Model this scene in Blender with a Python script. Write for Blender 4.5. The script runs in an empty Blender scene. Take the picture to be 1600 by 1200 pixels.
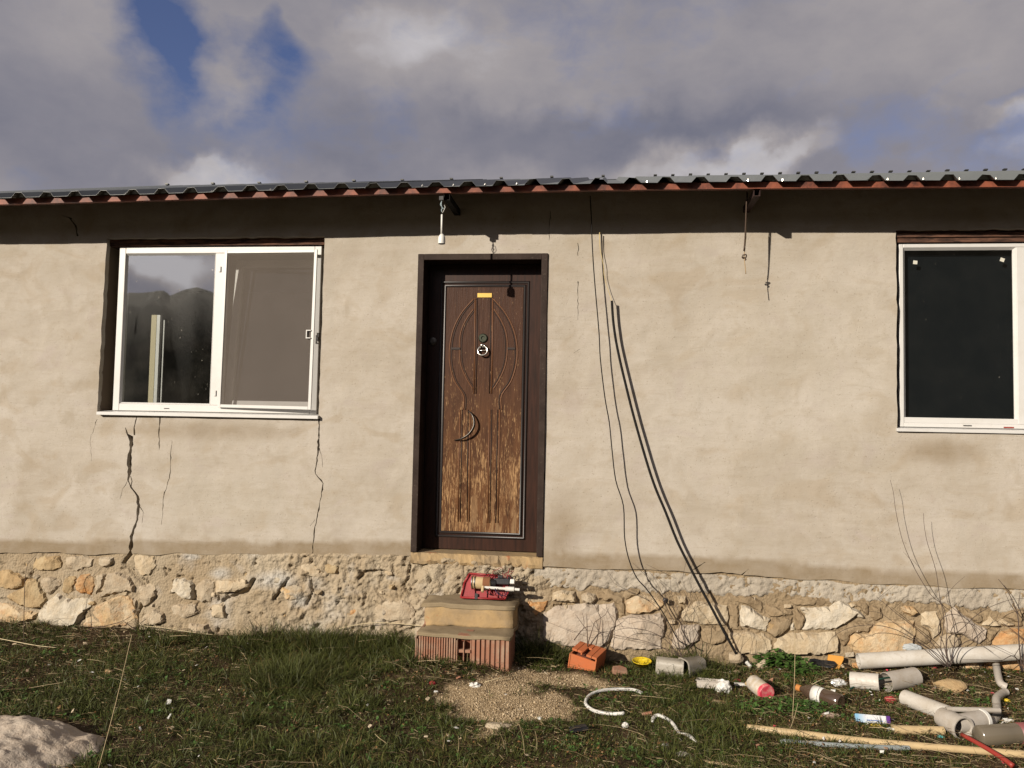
import bpy, bmesh, math, random
import numpy as np
from mathutils import Vector, Matrix, geometry, noise as mnoise

random.seed(7); rng = np.random.default_rng(7)
S = bpy.context.scene
COL = S.collection
# ------------------------------------------------------------------ camera
FPX = 1240.0; CAM = Vector((0, -5.4, 1.55))
pitch, yaw, roll = (math.radians(a) for a in (2.989, 6.709, 1.120))
FWD = Vector((-math.sin(yaw)*math.cos(pitch), math.cos(yaw)*math.cos(pitch), math.sin(pitch)))
_r0 = Vector((math.cos(yaw), math.sin(yaw), 0)); _u0 = _r0.cross(FWD)
RT = math.cos(roll)*_r0 + math.sin(roll)*_u0
UP = -math.sin(roll)*_r0 + math.cos(roll)*_u0
cam = bpy.data.cameras.new('camera'); cam.sensor_width = 36; cam.lens = FPX/1600*36
cam.clip_start = .05; cam.clip_end = 9000
co = bpy.data.objects.new('camera', cam); COL.objects.link(co)
M3 = Matrix((RT, UP, -FWD)).transposed()
co.matrix_world = Matrix.Translation(CAM) @ M3.to_4x4()
S.camera = co
S.render.resolution_x = 1024; S.render.resolution_y = 768

# ------------------------------------------------------------------ light
SUNV = Vector((.72, 1.0, -.46)).normalized()          # direction the light travels
sun_el = math.asin(-SUNV.z); sun_az = math.atan2(-SUNV.x, -SUNV.y)   # azimuth from +Y towards +X
sl = bpy.data.lights.new('sun', 'SUN'); sl.energy = 5.0; sl.angle = math.radians(.53); sl.color = (1, .90, .76)
so = bpy.data.objects.new('sun', sl); COL.objects.link(so)
so.rotation_euler = SUNV.to_track_quat('-Z', 'Y').to_euler()
so.location = (-8, -12, 8)
S.view_settings.view_transform = 'Standard'; S.view_settings.look = 'None'
S.view_settings.gamma = 1; S.view_settings.exposure = 0.5; S.view_settings.use_curve_mapping = False

def ray(px, py):
    return (FWD + RT*((px-800)/FPX) - UP*((py-600)/FPX))
def W(px, py, Y=0.0):                                   # a point of the plane parallel to the wall at depth Y
    d = ray(px, py); return CAM + d*((Y-CAM.y)/d.y)
def G(px, py, h=0.0):                                   # a point of the ground
    d = ray(px, py); return CAM + d*((h-CAM.z)/d.z)
def AZEL(px, py):
    d = ray(px, py).normalized(); return math.atan2(d.x, d.y), math.asin(d.z)

# ------------------------------------------------------------------ node helpers
ALB = 1.0        # one common scale for every base colour, set once the sky is done
class NT:
    def __init__(s, tree): s.t = tree; s.n = tree.nodes; s.l = tree.links
    def node(s, typ, **k):
        n = s.n.new(typ)
        for a, b in k.items(): setattr(n, a, b)
        return n
    def put(s, sock, v):
        if v is None: return
        if isinstance(v, bpy.types.NodeSocket): s.l.new(v, sock)
        else:
            if isinstance(v, (tuple, list)) and len(v) == 3 and sock.type == 'RGBA': v = (v[0]*ALB, v[1]*ALB, v[2]*ALB, 1)
            sock.default_value = v
    def math(s, op, a, b=None, c=None, clamp=False):
        n = s.node('ShaderNodeMath', operation=op, use_clamp=clamp)
        for i, v in enumerate((a, b, c)):
            if v is not None: s.put(n.inputs[i], v)
        return n.outputs[0]
    def noise(s, vec, scale, detail=4, rough=.55, dist=0, out=0):
        n = s.node('ShaderNodeTexNoise'); s.put(n.inputs['Vector'], vec)
        n.inputs['Scale'].default_value = scale; n.inputs['Detail'].default_value = detail
        n.inputs['Roughness'].default_value = rough; n.inputs['Distortion'].default_value = dist
        return n.outputs[out]
    def mapr(s, v, a, b, c=0., d=1., smooth=False):
        n = s.node('ShaderNodeMapRange'); n.clamp = True
        if smooth: n.interpolation_type = 'SMOOTHSTEP'
        s.put(n.inputs[0], v)
        for i, q in enumerate((a, b, c, d)): s.put(n.inputs[i+1], q)
        return n.outputs[0]
    def mix(s, f, a, b, mode='MIX'):
        n = s.node('ShaderNodeMix', data_type='RGBA', blend_type=mode); n.clamp_factor = True
        s.put(n.inputs[0], f); s.put(n.inputs[6], a); s.put(n.inputs[7], b); return n.outputs[2]
    def scalev(s, vec, sc):
        n = s.node('ShaderNodeMapping'); s.put(n.inputs[0], vec); n.inputs['Scale'].default_value = sc; return n.outputs[0]
    def bump(s, h, strength, dist, normal=None):
        n = s.node('ShaderNodeBump'); s.put(n.inputs['Height'], h)
        n.inputs['Strength'].default_value = strength; n.inputs['Distance'].default_value = dist
        if normal is not None: s.put(n.inputs['Normal'], normal)
        return n.outputs[0]
    def attr(s, name, out='Fac'):
        n = s.node('ShaderNodeAttribute', attribute_name=name); return n.outputs[out]
    def pos(s): return s.node('ShaderNodeNewGeometry').outputs['Position']
    def objc(s): return s.node('ShaderNodeTexCoord').outputs['Object']

def mat(name, fn=None, color=(.5, .5, .5), rough=.7, metal=0., spec=.35, trans=0.):
    m = bpy.data.materials.new(name); m.use_nodes = True
    t = NT(m.node_tree); b = m.node_tree.nodes['Principled BSDF']
    b.inputs['Base Color'].default_value = (*(q*(ALB if metal < .5 else 1) for q in color), 1); b.inputs['Roughness'].default_value = rough
    b.inputs['Metallic'].default_value = metal; b.inputs['Specular IOR Level'].default_value = spec
    if trans: b.inputs['Transmission Weight'].default_value = trans
    if fn: fn(t, b)
    return m

# ------------------------------------------------------------------ sky
w = bpy.data.worlds.new('World'); S.world = w; w.use_nodes = True
t = NT(w.node_tree); t.n.clear()
out = t.node('ShaderNodeOutputWorld')
gen = t.node('ShaderNodeTexCoord').outputs['Generated']
sky = t.node('ShaderNodeTexSky', sky_type='NISHITA'); sky.sun_disc = False
sky.sun_elevation = sun_el; sky.sun_rotation = sun_az % (2*math.pi); sky.air_density = 1.3; sky.dust_density = .4; sky.ozone_density = 2.5
bg1 = t.node('ShaderNodeBackground'); t.put(bg1.inputs[0], t.mix(1., sky.outputs[0], (.92, .82, 1.12), 'MULTIPLY')); bg1.inputs[1].default_value = .05
sep = t.node('ShaderNodeSeparateXYZ'); t.l.new(gen, sep.inputs[0])
warpn = t.node('ShaderNodeTexNoise'); t.l.new(gen, warpn.inputs[0]); warpn.inputs['Scale'].default_value = 6; warpn.inputs['Detail'].default_value = 8
wsep = t.node('ShaderNodeSeparateColor'); t.l.new(warpn.outputs['Color'], wsep.inputs[0])
az = t.math('ADD', t.math('ARCTAN2', sep.outputs[0], sep.outputs[1]), t.math('MULTIPLY', t.math('SUBTRACT', wsep.outputs[0], .5), .30))
el = t.math('ADD', t.math('ARCSINE', sep.outputs[2]), t.math('MULTIPLY', t.math('SUBTRACT', wsep.outputs[1], .5), .24))
def blob(px, py, rx, ry, tilt=0., soft=(.35, 1.25)):
    a, e = AZEL(px, py); rx /= FPX; ry /= FPX
    da = t.math('SUBTRACT', az, a); de = t.math('SUBTRACT', el, e)
    c, s_ = math.cos(tilt), math.sin(tilt)
    u = t.math('ADD', t.math('MULTIPLY', da, c/rx), t.math('MULTIPLY', de, s_/rx))
    v = t.math('ADD', t.math('MULTIPLY', da, -s_/ry), t.math('MULTIPLY', de, c/ry))
    r = t.math('SQRT', t.math('ADD', t.math('MULTIPLY', u, u), t.math('MULTIPLY', v, v)))
    return t.mapr(r, soft[0], soft[1], 1, 0, True)
def ssum(lst):
    o = None
    for wt, b in lst:
        b = t.math('MULTIPLY', b, wt)
        o = b if o is None else t.math('ADD', o, b)
    return o
hole = ssum([(.95, blob(222, 30, 85, 125, .25, (.1, 1.3))), (.66, blob(405, 110, 85, 75, 0, (.1, 1.3))), (.26, blob(310, 110, 190, 120)), (-.38, blob(300, 135, 80, 36, 0, (.1, 1.3))), (-.36, blob(325, 30, 45, 70, 0, (.1, 1.3))), (-.3, blob(480, 60, 60, 60)),
             (.38, blob(1440, 235, 190, 60, -.1)), (.45, blob(1590, 140, 60, 16)), (.28, blob(360, 230, 120, 60)), (.22, blob(1580, 240, 60, 60)), (.20, blob(560, 190, 120, 90))])
def blobd(px, py, rx, ry):
    d = ray(px, py).normalized(); a, e = math.atan2(d.x, -d.y), math.asin(d.z)
    da = t.math('DIVIDE', t.math('SUBTRACT', az, a), rx/FPX); de = t.math('DIVIDE', t.math('SUBTRACT', el, e), ry/FPX)
    return t.mapr(t.math('SQRT', t.math('ADD', t.math('MULTIPLY', da, da), t.math('MULTIPLY', de, de))), .2, 1.3, 1, 0, True)
fine = t.noise(t.scalev(gen, (1, 1, 1.8)), 9, 8, .6)
finer = t.noise(t.scalev(gen, (1, 1, 1.5)), 22, 8, .62, .6)
hole = t.math('ADD', hole, t.math('MULTIPLY', t.math('SUBTRACT', fine, .5), 1.3)); hole = t.math('ADD', hole, t.math('MULTIPLY', t.math('SUBTRACT', finer, .5), .7))
wide = t.mapr(t.noise(gen, 1.7, 5, .5), .60, .72)          # scattered gaps all round the sky
hole = t.math('ADD', hole, t.math('MULTIPLY', wide, .15))
sd0 = t.node('ShaderNodeVectorMath', operation='DOT_PRODUCT'); t.l.new(gen, sd0.inputs[0]); sd0.inputs[1].default_value = tuple(-SUNV)
hole = t.math('SUBTRACT', hole, t.mapr(sd0.outputs['Value'], .6, .9, 0, .5, True))      # the cloud bank round the sun
cover = t.mapr(hole, .12, .98, 1., 0., False)
big = t.noise(t.scalev(gen, (1, 1, 1.9)), 3.1, 7, .52)
lum = t.mapr(big, .30, .72)
lum = t.math('ADD', t.math('MULTIPLY', lum, .50), t.math('ADD', t.math('MULTIPLY', fine, .38), t.math('MULTIPLY', t.math('SUBTRACT', finer, .5), .16)))
lum = t.math('ADD', lum, ssum([(.55, blob(1125, 248, 85, 40)), (.34, blob(1245, 240, 70, 26)), (.10, blob(290, 125, 75, 40)), (.55, blob(320, 278, 100, 36)), (.3, blob(1000, 262, 60, 24)),
    (.22, blob(650, 60, 150, 60, .6)), (.45, blob(1590, 175, 60, 32)), (.2, blob(900, 80, 330, 70)), (.18, blob(1300, 60, 260, 110)),
    (-.28, blob(930, 200, 300, 45)), (-.18, blob(120, 200, 200, 100)), (-.20, blob(560, 240, 160, 60)), (.45, blob(1580, 250, 45, 30)), (.75, blobd(225, 405, 90, 50)), (.4, blobd(300, 430, 120, 45))]))
lum = t.math('MULTIPLY', lum, 1.0, clamp=False)
cc = t.node('ShaderNodeValToRGB'); t.l.new(lum, cc.inputs[0])
cr = cc.color_ramp; cr.elements[0].position = .0; cr.elements[0].color = (.120, .123, .160, 1)
cr.elements[1].position = 1.; cr.elements[1].color = (.40, .385, .40, 1)
e = cr.elements.new(.38); e.color = (.188, .180, .203, 1)
e = cr.elements.new(.66); e.color = (.255, .236, .243, 1)
# clouds between us and the sun shine brighter
sd = t.node('ShaderNodeVectorMath', operation='DOT_PRODUCT'); t.l.new(gen, sd.inputs[0]); sd.inputs[1].default_value = tuple(-SUNV)
glow = t.mapr(sd.outputs['Value'], .70, 1., 1., 2.9, True)
bg2 = t.node('ShaderNodeBackground'); t.l.new(cc.outputs[0], bg2.inputs[0]); t.put(bg2.inputs[1], glow)
mx = t.node('ShaderNodeMixShader'); t.put(mx.inputs[0], cover); t.l.new(bg1.outputs[0], mx.inputs[1]); t.l.new(bg2.outputs[0], mx.inputs[2])
t.l.new(mx.outputs[0], out.inputs[0])

ALB = .72
# ------------------------------------------------------------------ numpy noise
def _h(ix, iy, seed):
    n = (ix.astype(np.int64)*374761393 + iy.astype(np.int64)*668265263 + seed*1442695041) & 0xffffffff
    n = ((n ^ (n >> 13))*1274126177) & 0xffffffff
    return ((n ^ (n >> 16)) & 0xffff)/65535.0
def vn(x, y, seed=0):
    x = np.asarray(x, float); y = np.asarray(y, float)
    ix = np.floor(x); iy = np.floor(y); fx = x-ix; fy = y-iy
    fx = fx*fx*(3-2*fx); fy = fy*fy*(3-2*fy)
    a = _h(ix, iy, seed); b = _h(ix+1, iy, seed); c = _h(ix, iy+1, seed); d = _h(ix+1, iy+1, seed)
    return (a*(1-fx)+b*fx)*(1-fy)+(c*(1-fx)+d*fx)*fy
def fbm(x, y, s, o=4, seed=0, g=.5):
    v = 0; a = 1; tt = 0
    for i in range(o):
        v = v + a*vn(np.asarray(x)*s, np.asarray(y)*s, seed+i*17); tt += a; a *= g; s *= 2.03
    return v/tt

# ------------------------------------------------------------------ mesh helpers
def link(o, parent=None):
    COL.objects.link(o)
    if parent is not None: o.parent = parent
    return o
def tag(o, label=None, cat=None, group=None, kind=None):
    if label: o['label'] = label
    if cat: o['category'] = cat
    if group: o['group'] = group
    if kind: o['kind'] = kind
    return o
def empty(name, loc, label=None, cat=None, group=None):
    o = bpy.data.objects.new(name, None); o.empty_display_size = .1; o.location = loc; link(o)
    return tag(o, label, cat, group)
def rawmesh(name, V, F, m, parent=None, smooth=False, attrs=None, bevel=0, origin=None):
    """world-space vertices; parent empties have no rotation so a child just takes the offset"""
    V = np.asarray(V, float).reshape(-1, 3)
    if origin is None:
        origin = V.mean(0); origin[2] = V[:, 2].min()
    origin = np.asarray(origin, float)
    me = bpy.data.meshes.new(name)
    me.from_pydata([tuple(p) for p in (V-origin)], [], [tuple(int(i) for i in f) for f in F]); me.update()
    if m: me.materials.append(m)
    if smooth: me.polygons.foreach_set('use_smooth', [True]*len(me.polygons))
    if attrs:
        for k, a in attrs.items():
            at = me.attributes.new(k, 'FLOAT', 'POINT'); at.data.foreach_set('value', np.asarray(a, float))
    o = bpy.data.objects.new(name, me)
    off = np.zeros(3)
    p = parent
    while p is not None: off += np.array(p.location); p = p.parent
    o.location = tuple(origin-off)
    link(o, parent)
    if bevel:
        b = o.modifiers.new('bevel', 'BEVEL'); b.width = bevel; b.segments = 2; b.limit_method = 'ANGLE'
    return o
def fastmesh(name, V, tris, m, attrs=None, smooth=False):
    V = np.ascontiguousarray(V, dtype=np.float32); T = np.ascontiguousarray(tris, dtype=np.int32)
    me = bpy.data.meshes.new(name)
    me.vertices.add(len(V)); me.vertices.foreach_set('co', V.ravel())
    k = T.shape[1]
    me.loops.add(T.size); me.loops.foreach_set('vertex_index', T.ravel())
    me.polygons.add(len(T)); me.polygons.foreach_set('loop_start', np.arange(0, T.size, k, dtype=np.int32))
    me.update(calc_edges=True)
    if smooth: me.polygons.foreach_set('use_smooth', np.ones(len(T), bool))
    if attrs:
        for kk, a in attrs.items():
            at = me.attributes.new(kk, 'FLOAT', 'POINT'); at.data.foreach_set('value', np.asarray(a, dtype=np.float32))
    if m: me.materials.append(m)
    o = bpy.data.objects.new(name, me); link(o); return o

class MB:
    def __init__(s): s.V = []; s.F = []
    def add(s, V, F):
        n = len(s.V); s.V += [tuple(v) for v in V]; s.F += [tuple(i+n for i in f) for f in F]; return s
    def box(s, x0, x1, y0, y1, z0, z1, M=None):
        V = [Vector(p) for p in ((x0,y0,z0),(x1,y0,z0),(x1,y1,z0),(x0,y1,z0),(x0,y0,z1),(x1,y0,z1),(x1,y1,z1),(x0,y1,z1))]
        if M is not None: V = [M @ v for v in V]
        return s.add(V, [(0,3,2,1),(4,5,6,7),(0,1,5,4),(1,2,6,5),(2,3,7,6),(3,0,4,7)])
    def tube(s, pts, r, n=10, caps=True, sub=0, flat=1.0):
        pts = [Vector(p) for p in pts]
        rr = list(r) if isinstance(r, (list, tuple)) else [r]*len(pts)
        if sub: pts, rr = catmull(pts, rr, sub)
        rings = []; N = len(pts); up = None
        for i, p in enumerate(pts):
            d = (pts[min(i+1, N-1)]-pts[max(i-1, 0)]).normalized()
            if up is None:
                up = Vector((0, 0, 1)) if abs(d.z) < .9 else Vector((1, 0, 0))
            a = (up - d*up.dot(d))
            if a.length < 1e-4: a = d.orthogonal()
            a.normalize(); up = a; b = d.cross(a)
            rings.append([p + (a*math.sin(2*math.pi*k/n)*flat + b*math.cos(2*math.pi*k/n))*rr[i] for k in range(n)])
        V = [v for q in rings for v in q]; F = []
        for i in range(N-1):
            for k in range(n):
                F.append((i*n+k, i*n+(k+1) % n, (i+1)*n+(k+1) % n, (i+1)*n+k))
        if caps:
            F.append(tuple(range(n))[::-1]); F.append(tuple((N-1)*n+k for k in range(n)))
        return s.add(V, F)
    def pipe(s, pts, r, wall=.003, n=20, sub=0):
        pts = [Vector(p) for p in pts]
        rr = list(r) if isinstance(r, (list, tuple)) else [r]*len(pts)
        if sub: pts, rr = catmull(pts, rr, sub)
        n0 = len(s.V); s.tube(pts, rr, n, caps=False); n1 = len(s.V)
        s.tube(pts, [q-wall for q in rr], n, caps=False)
        N = len(pts)
        # flip inner faces
        cnt = (N-1)*n
        s.F[-cnt:] = [f[::-1] for f in s.F[-cnt:]]
        for e_ in (0, N-1):
            for k in range(n):
                a = n0+e_*n+k; b = n0+e_*n+(k+1) % n; c = n1+e_*n+(k+1) % n; d = n1+e_*n+k
                s.F.append((a, d, c, b) if e_ == 0 else (a, b, c, d))
        return s
    def lathe(s, prof, c, axis=(0, 0, 1), n=24):
        ax = Vector(axis).normalized(); a = ax.orthogonal().normalized(); b = ax.cross(a); c = Vector(c)
        V = []
        for r, h in prof:
            for k in range(n):
                th = 2*math.pi*k/n; V.append(c+ax*h+(a*math.cos(th)+b*math.sin(th))*r)
        F = []
        for i in range(len(prof)-1):
            for k in range(n): F.append((i*n+k, i*n+(k+1) % n, (i+1)*n+(k+1) % n, (i+1)*n+k))
        if prof[0][0] > 1e-5: F.append(tuple(range(n))[::-1])
        if prof[-1][0] > 1e-5: F.append(tuple((len(prof)-1)*n+k for k in range(n)))
        return s.add(V, F)
    def build(s, name, m, parent=None, smooth=False, bevel=0, origin=None, auto=None):
        o = rawmesh(name, s.V, s.F, m, parent, smooth, bevel=bevel, origin=origin)
        if auto:
            me = o.data; bm = bmesh.new(); bm.from_mesh(me)
            for f in bm.faces: f.smooth = True
            for e_ in bm.edges:
                if len(e_.link_faces) == 2 and e_.calc_face_angle(0) > auto: e_.smooth = False
            bm.to_mesh(me); bm.free()
        return o
def catmull(P, R, sub):
    o = []; rr = []; n = len(P)
    for i in range(n-1):
        p0, p1, p2, p3 = P[max(i-1, 0)], P[i], P[i+1], P[min(i+2, n-1)]
        for k in range(sub):
            u = k/sub
            o.append(.5*((2*p1)+(p2-p0)*u+(2*p0-5*p1+4*p2-p3)*u*u+(3*p1-p0-3*p2+p3)*u**3)); rr.append(R[i]*(1-u)+R[i+1]*u)
    o.append(P[-1]); rr.append(R[-1]); return o, rr
def inpoly(px, pz, poly):
    c = np.zeros(len(px), bool); n = len(poly); j = n-1
    for i in range(n):
        xi, zi = poly[i]; xj, zj = poly[j]
        if zi != zj:
            k = ((zi > pz) != (zj > pz)) & (px < (xj-xi)*(pz-zi)/(zj-zi)+xi); c ^= k
        j = i
    return c
def edgedist(px, pz, poly):
    d = np.full(len(px), 1e9); n = len(poly)
    for i in range(n):
        a = np.array(poly[i]); b = np.array(poly[(i+1) % n]); ab = b-a; L = (ab**2).sum()+1e-12
        tt = np.clip(((px-a[0])*ab[0]+(pz-a[1])*ab[1])/L, 0, 1)
        d = np.minimum(d, np.hypot(px-a[0]-tt*ab[0], pz-a[1]-tt*ab[1]))
    return d
def cdt(points, loops):
    """constrained triangulation of points + closed loops -> (pts Nx2, tris, loop vertex index lists dropped)"""
    V = [Vector((float(a), float(b))) for a, b in points]; E = []
    for lp in loops:
        n0 = len(V); V += [Vector((float(a), float(b))) for a, b in lp]
        E += [(n0+i, n0+(i+1) % len(lp)) for i in range(len(lp))]
    r = geometry.delaunay_2d_cdt(V, E, [], 0, 1e-5, False)
    P = np.array([tuple(v) for v in r[0]]); T = [f for f in r[2]]
    tr = []
    for f in T:
        for k in range(1, len(f)-1): tr.append((f[0], f[k], f[k+1]))
    return P, np.array(tr)

# ------------------------------------------------------------------ materials
def f_plaster(t, b):
    p = t.pos()
    n1 = t.noise(p, 1.6, 5, .6); n2 = t.noise(t.scalev(p, (.8, 1, 5.)), 2.2, 6, .62); n3 = t.noise(p, 26, 5, .6); n4 = t.noise(p, 6.5, 5, .6, .4)
    c = t.mix(t.mapr(n1, .36, .64), (.420, .368, .298), (.532, .486, .428))
    c = t.mix(t.mapr(n2, .42, .62, 0, .6), c, (.520, .470, .408))
    n5 = t.noise(t.scalev(p, (1, 1, 1.6)), 3.1, 4, .5, .8); c = t.mix(t.mapr(n5, .54, .66, 0, .55), c, (.400, .330, .245)); c = t.mix(t.mapr(n5, .30, .42, .5, 0), c, (.455, .395, .36))
    c = t.mix(t.mapr(n4, .52, .72, 0, .42), c, (.330, .272, .195))
    c = t.mix(t.mapr(n3, .55, .75, 0, .22), c, (.34, .27, .19))
    gr = t.noise(t.scalev(p, (1, 1, .35)), 9, 3, .5)
    c = t.mix(t.mapr(gr, .58, .74, 0, .3), c, (.45, .415, .36))
    st = t.attr('stain'); st2 = t.math('MULTIPLY', st, t.mapr(t.noise(p, 7, 5, .65), .25, .6, .7, 1.1))
    c = t.mix(st2, c, (.235, .172, .10))
    lt = t.attr('pale'); c = t.mix(t.math('MULTIPLY', lt, .6), c, (.50, .46, .39))
    g2 = t.noise(p, 210, 3, .7); c = t.mix(t.mapr(g2, .35, .65, .0, .22), c, (.33, .28, .21))
    tw = t.noise(t.scalev(p, (1, 1, 7)), 6, 4, .7, 1.2); c = t.mix(t.mapr(tw, .56, .66, 0, .25), c, (.36, .305, .235))
    spk = t.noise(p, 95, 2, .5); c = t.mix(t.mapr(spk, .66, .74, 0, .5), c, (.20, .16, .11))
    t.put(b.inputs['Base Color'], c)
    big = t.noise(t.scalev(p, (1, 1, 1.5)), 2.6, 5, .55, .3); h = t.math('ADD', t.math('MULTIPLY', big, 1.6), t.math('ADD', t.math('MULTIPLY', n4, .55), t.math('MULTIPLY', n3, .22)))
    pit = t.math('MULTIPLY', t.mapr(t.noise(p, 48, 2, .5), .28, .34, -.5, 0), t.mapr(t.noise(p, 2.5, 3, .5), .5, .62))
    h = t.math('ADD', h, pit)
    h = t.math('ADD', h, t.math('MULTIPLY', g2, .16)); h = t.math('ADD', h, t.math('MULTIPLY', tw, .30))
    t.put(b.inputs['Normal'], t.bump(h, .34, .014))
M_plaster = mat('weathered_plaster', f_plaster, rough=.93, spec=.15)
def f_rubble(t, b):
    p = t.pos()
    n1 = t.noise(p, 2.3, 5, .6); n2 = t.noise(p, 9, 6, .62); n3 = t.noise(p, 40, 4, .6)
    c = t.mix(t.mapr(n1, .35, .65), (.36, .28, .185), (.43, .365, .27))
    c = t.mix(t.mapr(n2, .5, .72, 0, .7), c, (.33, .25, .155))
    c = t.mix(t.mapr(t.noise(p, 5, 3, .5, .5), .6, .74, 0, .6), c, (.42, .40, .37))
    c = t.mix(t.attr('brown'), c, t.mix(t.mapr(n2, .3, .7), (.235, .168, .098), (.33, .25, .155)))
    c = t.mix(t.attr('grey'), c, t.mix(t.mapr(n3, .35, .65), (.30, .285, .255), (.56, .53, .48)))
    c = t.mix(t.mapr(n3, .58, .75, 0, .4), c, (.20, .155, .10))
    t.put(b.inputs['Base Color'], c)
    v = t.node('ShaderNodeTexVoronoi'); t.put(v.inputs['Vector'], p); v.inputs['Scale'].default_value = 60
    h = t.math('ADD', t.math('MULTIPLY', n2, .9), t.math('ADD', t.math('MULTIPLY', n3, .5), t.math('MULTIPLY', v.outputs[0], .35)))
    t.put(b.inputs['Normal'], t.bump(h, .8, .018))
M_rubble = mat('rough_mortar', f_rubble, rough=.95, spec=.12)
def f_band(t, b):
    p = t.pos(); n2 = t.noise(p, 11, 6, .65); n3 = t.noise(p, 55, 4, .6)
    c = t.mix(t.mapr(t.noise(p, 2.5, 4), .35, .65), (.38, .33, .265), (.46, .41, .335))
    c = t.mix(t.mapr(n2, .55, .75, 0, .6), c, (.36, .30, .22)); c = t.mix(t.mapr(n3, .6, .7, 0, .45), c, (.19, .155, .11))
    t.put(b.inputs['Base Color'], c)
    t.put(b.inputs['Normal'], t.bump(t.math('ADD', n2, t.math('MULTIPLY', n3, .7)), .8, .014))
M_band = mat('pitted_concrete', f_band, rough=.95, spec=.12)
def stone_mat(name, a, b_, c_, amt=.6):
    def fn(t, b):
        p = t.pos(); n1 = t.noise(p, 6, 6, .6, .6); n2 = t.noise(p, 22, 5, .65); n3 = t.noise(p, 70, 3, .6)
        c = t.mix(t.mapr(n1, .35, .65), a, b_); c = t.mix(t.mapr(n2, .48, .68, 0, amt), c, c_)
        c = t.mix(t.mapr(n3, .62, .72, 0, .45), c, tuple(q*.5 for q in a))
        t.put(b.inputs['Base Color'], c)
        t.put(b.inputs['Normal'], t.bump(t.math('ADD', t.math('ADD', n1, t.math('MULTIPLY', n2, .6)), t.math('MULTIPLY', n3, .25)), .75, .02))
    return mat(name, fn, rough=.88, spec=.2)
MS = {
 'w': stone_mat('pale_limestone', (.52, .45, .34), (.62, .56, .46), (.50, .40, .27)),
 'p': stone_mat('pinkish_limestone', (.45, .37, .29), (.52, .45, .37), (.43, .33, .24), .5),
 'c': stone_mat('cream_limestone', (.48, .38, .25), (.56, .47, .34), (.43, .31, .18)),
 'b': stone_mat('beige_limestone', (.42, .34, .24), (.49, .41, .30), (.36, .26, .16)),
 'o': stone_mat('rusty_limestone', (.50, .25, .09), (.50, .38, .23), (.44, .18, .055), .7),
 'y': stone_mat('orange_cream_limestone', (.52, .36, .19), (.57, .47, .33), (.50, .26, .11), .6),
 'm': stone_mat('mortar_smeared_stone', (.27, .195, .115), (.34, .26, .165), (.22, .155, .09), .6),
 't': stone_mat('tan_limestone', (.42, .29, .15), (.45, .35, .21), (.34, .22, .11)),
}
def f_pvc(t, b):
    p = t.pos(); n = t.noise(p, 9, 5, .6); c = t.mix(t.mapr(n, .5, .75, 0, .3), (.66, .65, .63), (.50, .46, .40))
    t.put(b.inputs['Base Color'], c)
M_pvc = mat('white_pvc', f_pvc, rough=.4, spec=.4)
def f_pipepvc(t, b):
    p = t.pos(); n = t.noise(p, 8, 6, .6); n2 = t.noise(p, 40, 4, .6)
    c = t.mix(t.mapr(n, .42, .7, 0, .6), (.58, .55, .50), (.40, .34, .26)); c = t.mix(t.mapr(n2, .55, .75, 0, .5), c, (.30, .25, .18))
    t.put(b.inputs['Base Color'], c); t.put(b.inputs['Roughness'], t.mapr(n2, .3, .7, .35, .75))
M_pipe = mat('dirty_grey_white_pvc', f_pipepvc, rough=.5)
def dirty(name, col, dirt=(.25, .19, .12), amt=.5, rough=.5, sc=14, **k):
    def fn(t, b):
        p = t.pos(); n = t.noise(p, sc, 6, .62); n2 = t.noise(p, sc*6, 3, .6)
        c = t.mix(t.mapr(n, .45, .72, 0, amt), col, dirt); c = t.mix(t.mapr(n2, .58, .75, 0, amt*.6), c, tuple(q*.6 for q in dirt))
        t.put(b.inputs['Base Color'], c); t.put(b.inputs['Normal'], t.bump(n, .25, .004))
    return mat(name, fn, rough=rough, **k)
M_cream = dirty('cream_plastic', (.56, .42, .23), (.40, .29, .16), .5)
M_grey = dirty('grey_plastic', (.36, .33, .28), (.22, .18, .12), .6)
M_greypvc = dirty('warm_grey_pvc', (.46, .42, .37), (.30, .24, .17), .5)
M_white = dirty('white_plastic', (.75, .74, .70), (.48, .42, .33), .4)
M_red = dirty('red_plastic', (.30, .022, .026), (.17, .035, .03), .5, .45)
M_redstick = dirty('red_painted_stick', (.30, .035, .025), (.25, .08, .05), .5, .5)
M_pink = dirty('pinkish_red_lid', (.62, .05, .09), (.75, .6, .5), .55, .4, sc=30)
M_black = dirty('black_plastic', (.012, .012, .014), (.05, .045, .04), .5, .4)
M_cable = mat('black_cable', color=(.014, .013, .012), rough=.75, spec=.12)
M_darkgreen = mat('dark_green_hose', color=(.012, .045, .03), rough=.45)
M_yellow = dirty('yellow_plastic', (.72, .52, .02), (.4, .3, .05), .3, .35)
M_clay = dirty('orange_clay', (.50, .145, .055), (.36, .16, .08), .5, .85, spec=.15)
M_claydirty = dirty('old_brick_clay', (.34, .165, .105), (.40, .31, .225), .95, .9, sc=8, spec=.1)
M_clayin = mat('hollow_shade_clay', color=(.16, .05, .025), rough=.95)  # shade of the brick hollows put into the clay colour
def f_stepmortar(t, b):
    p = t.pos(); n = t.noise(p, 5, 6, .6, .3); n2 = t.noise(p, 24, 5, .65)
    c = t.mix(t.mapr(n, .38, .6), (.43, .30, .155), (.30, .225, .14)); c = t.mix(t.mapr(n2, .55, .75, 0, .5), c, (.25, .175, .10))
    c = t.mix(t.mapr(t.noise(p, 13, 3, .5), .64, .72, 0, .8), c, (.40, .15, .07))
    t.put(b.inputs['Base Color'], c); t.put(b.inputs['Normal'], t.bump(t.math('ADD', n, t.math('MULTIPLY', n2, .5)), .6, .012))
M_step = mat('tan_cement', f_stepmortar, rough=.93, spec=.12)
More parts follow.
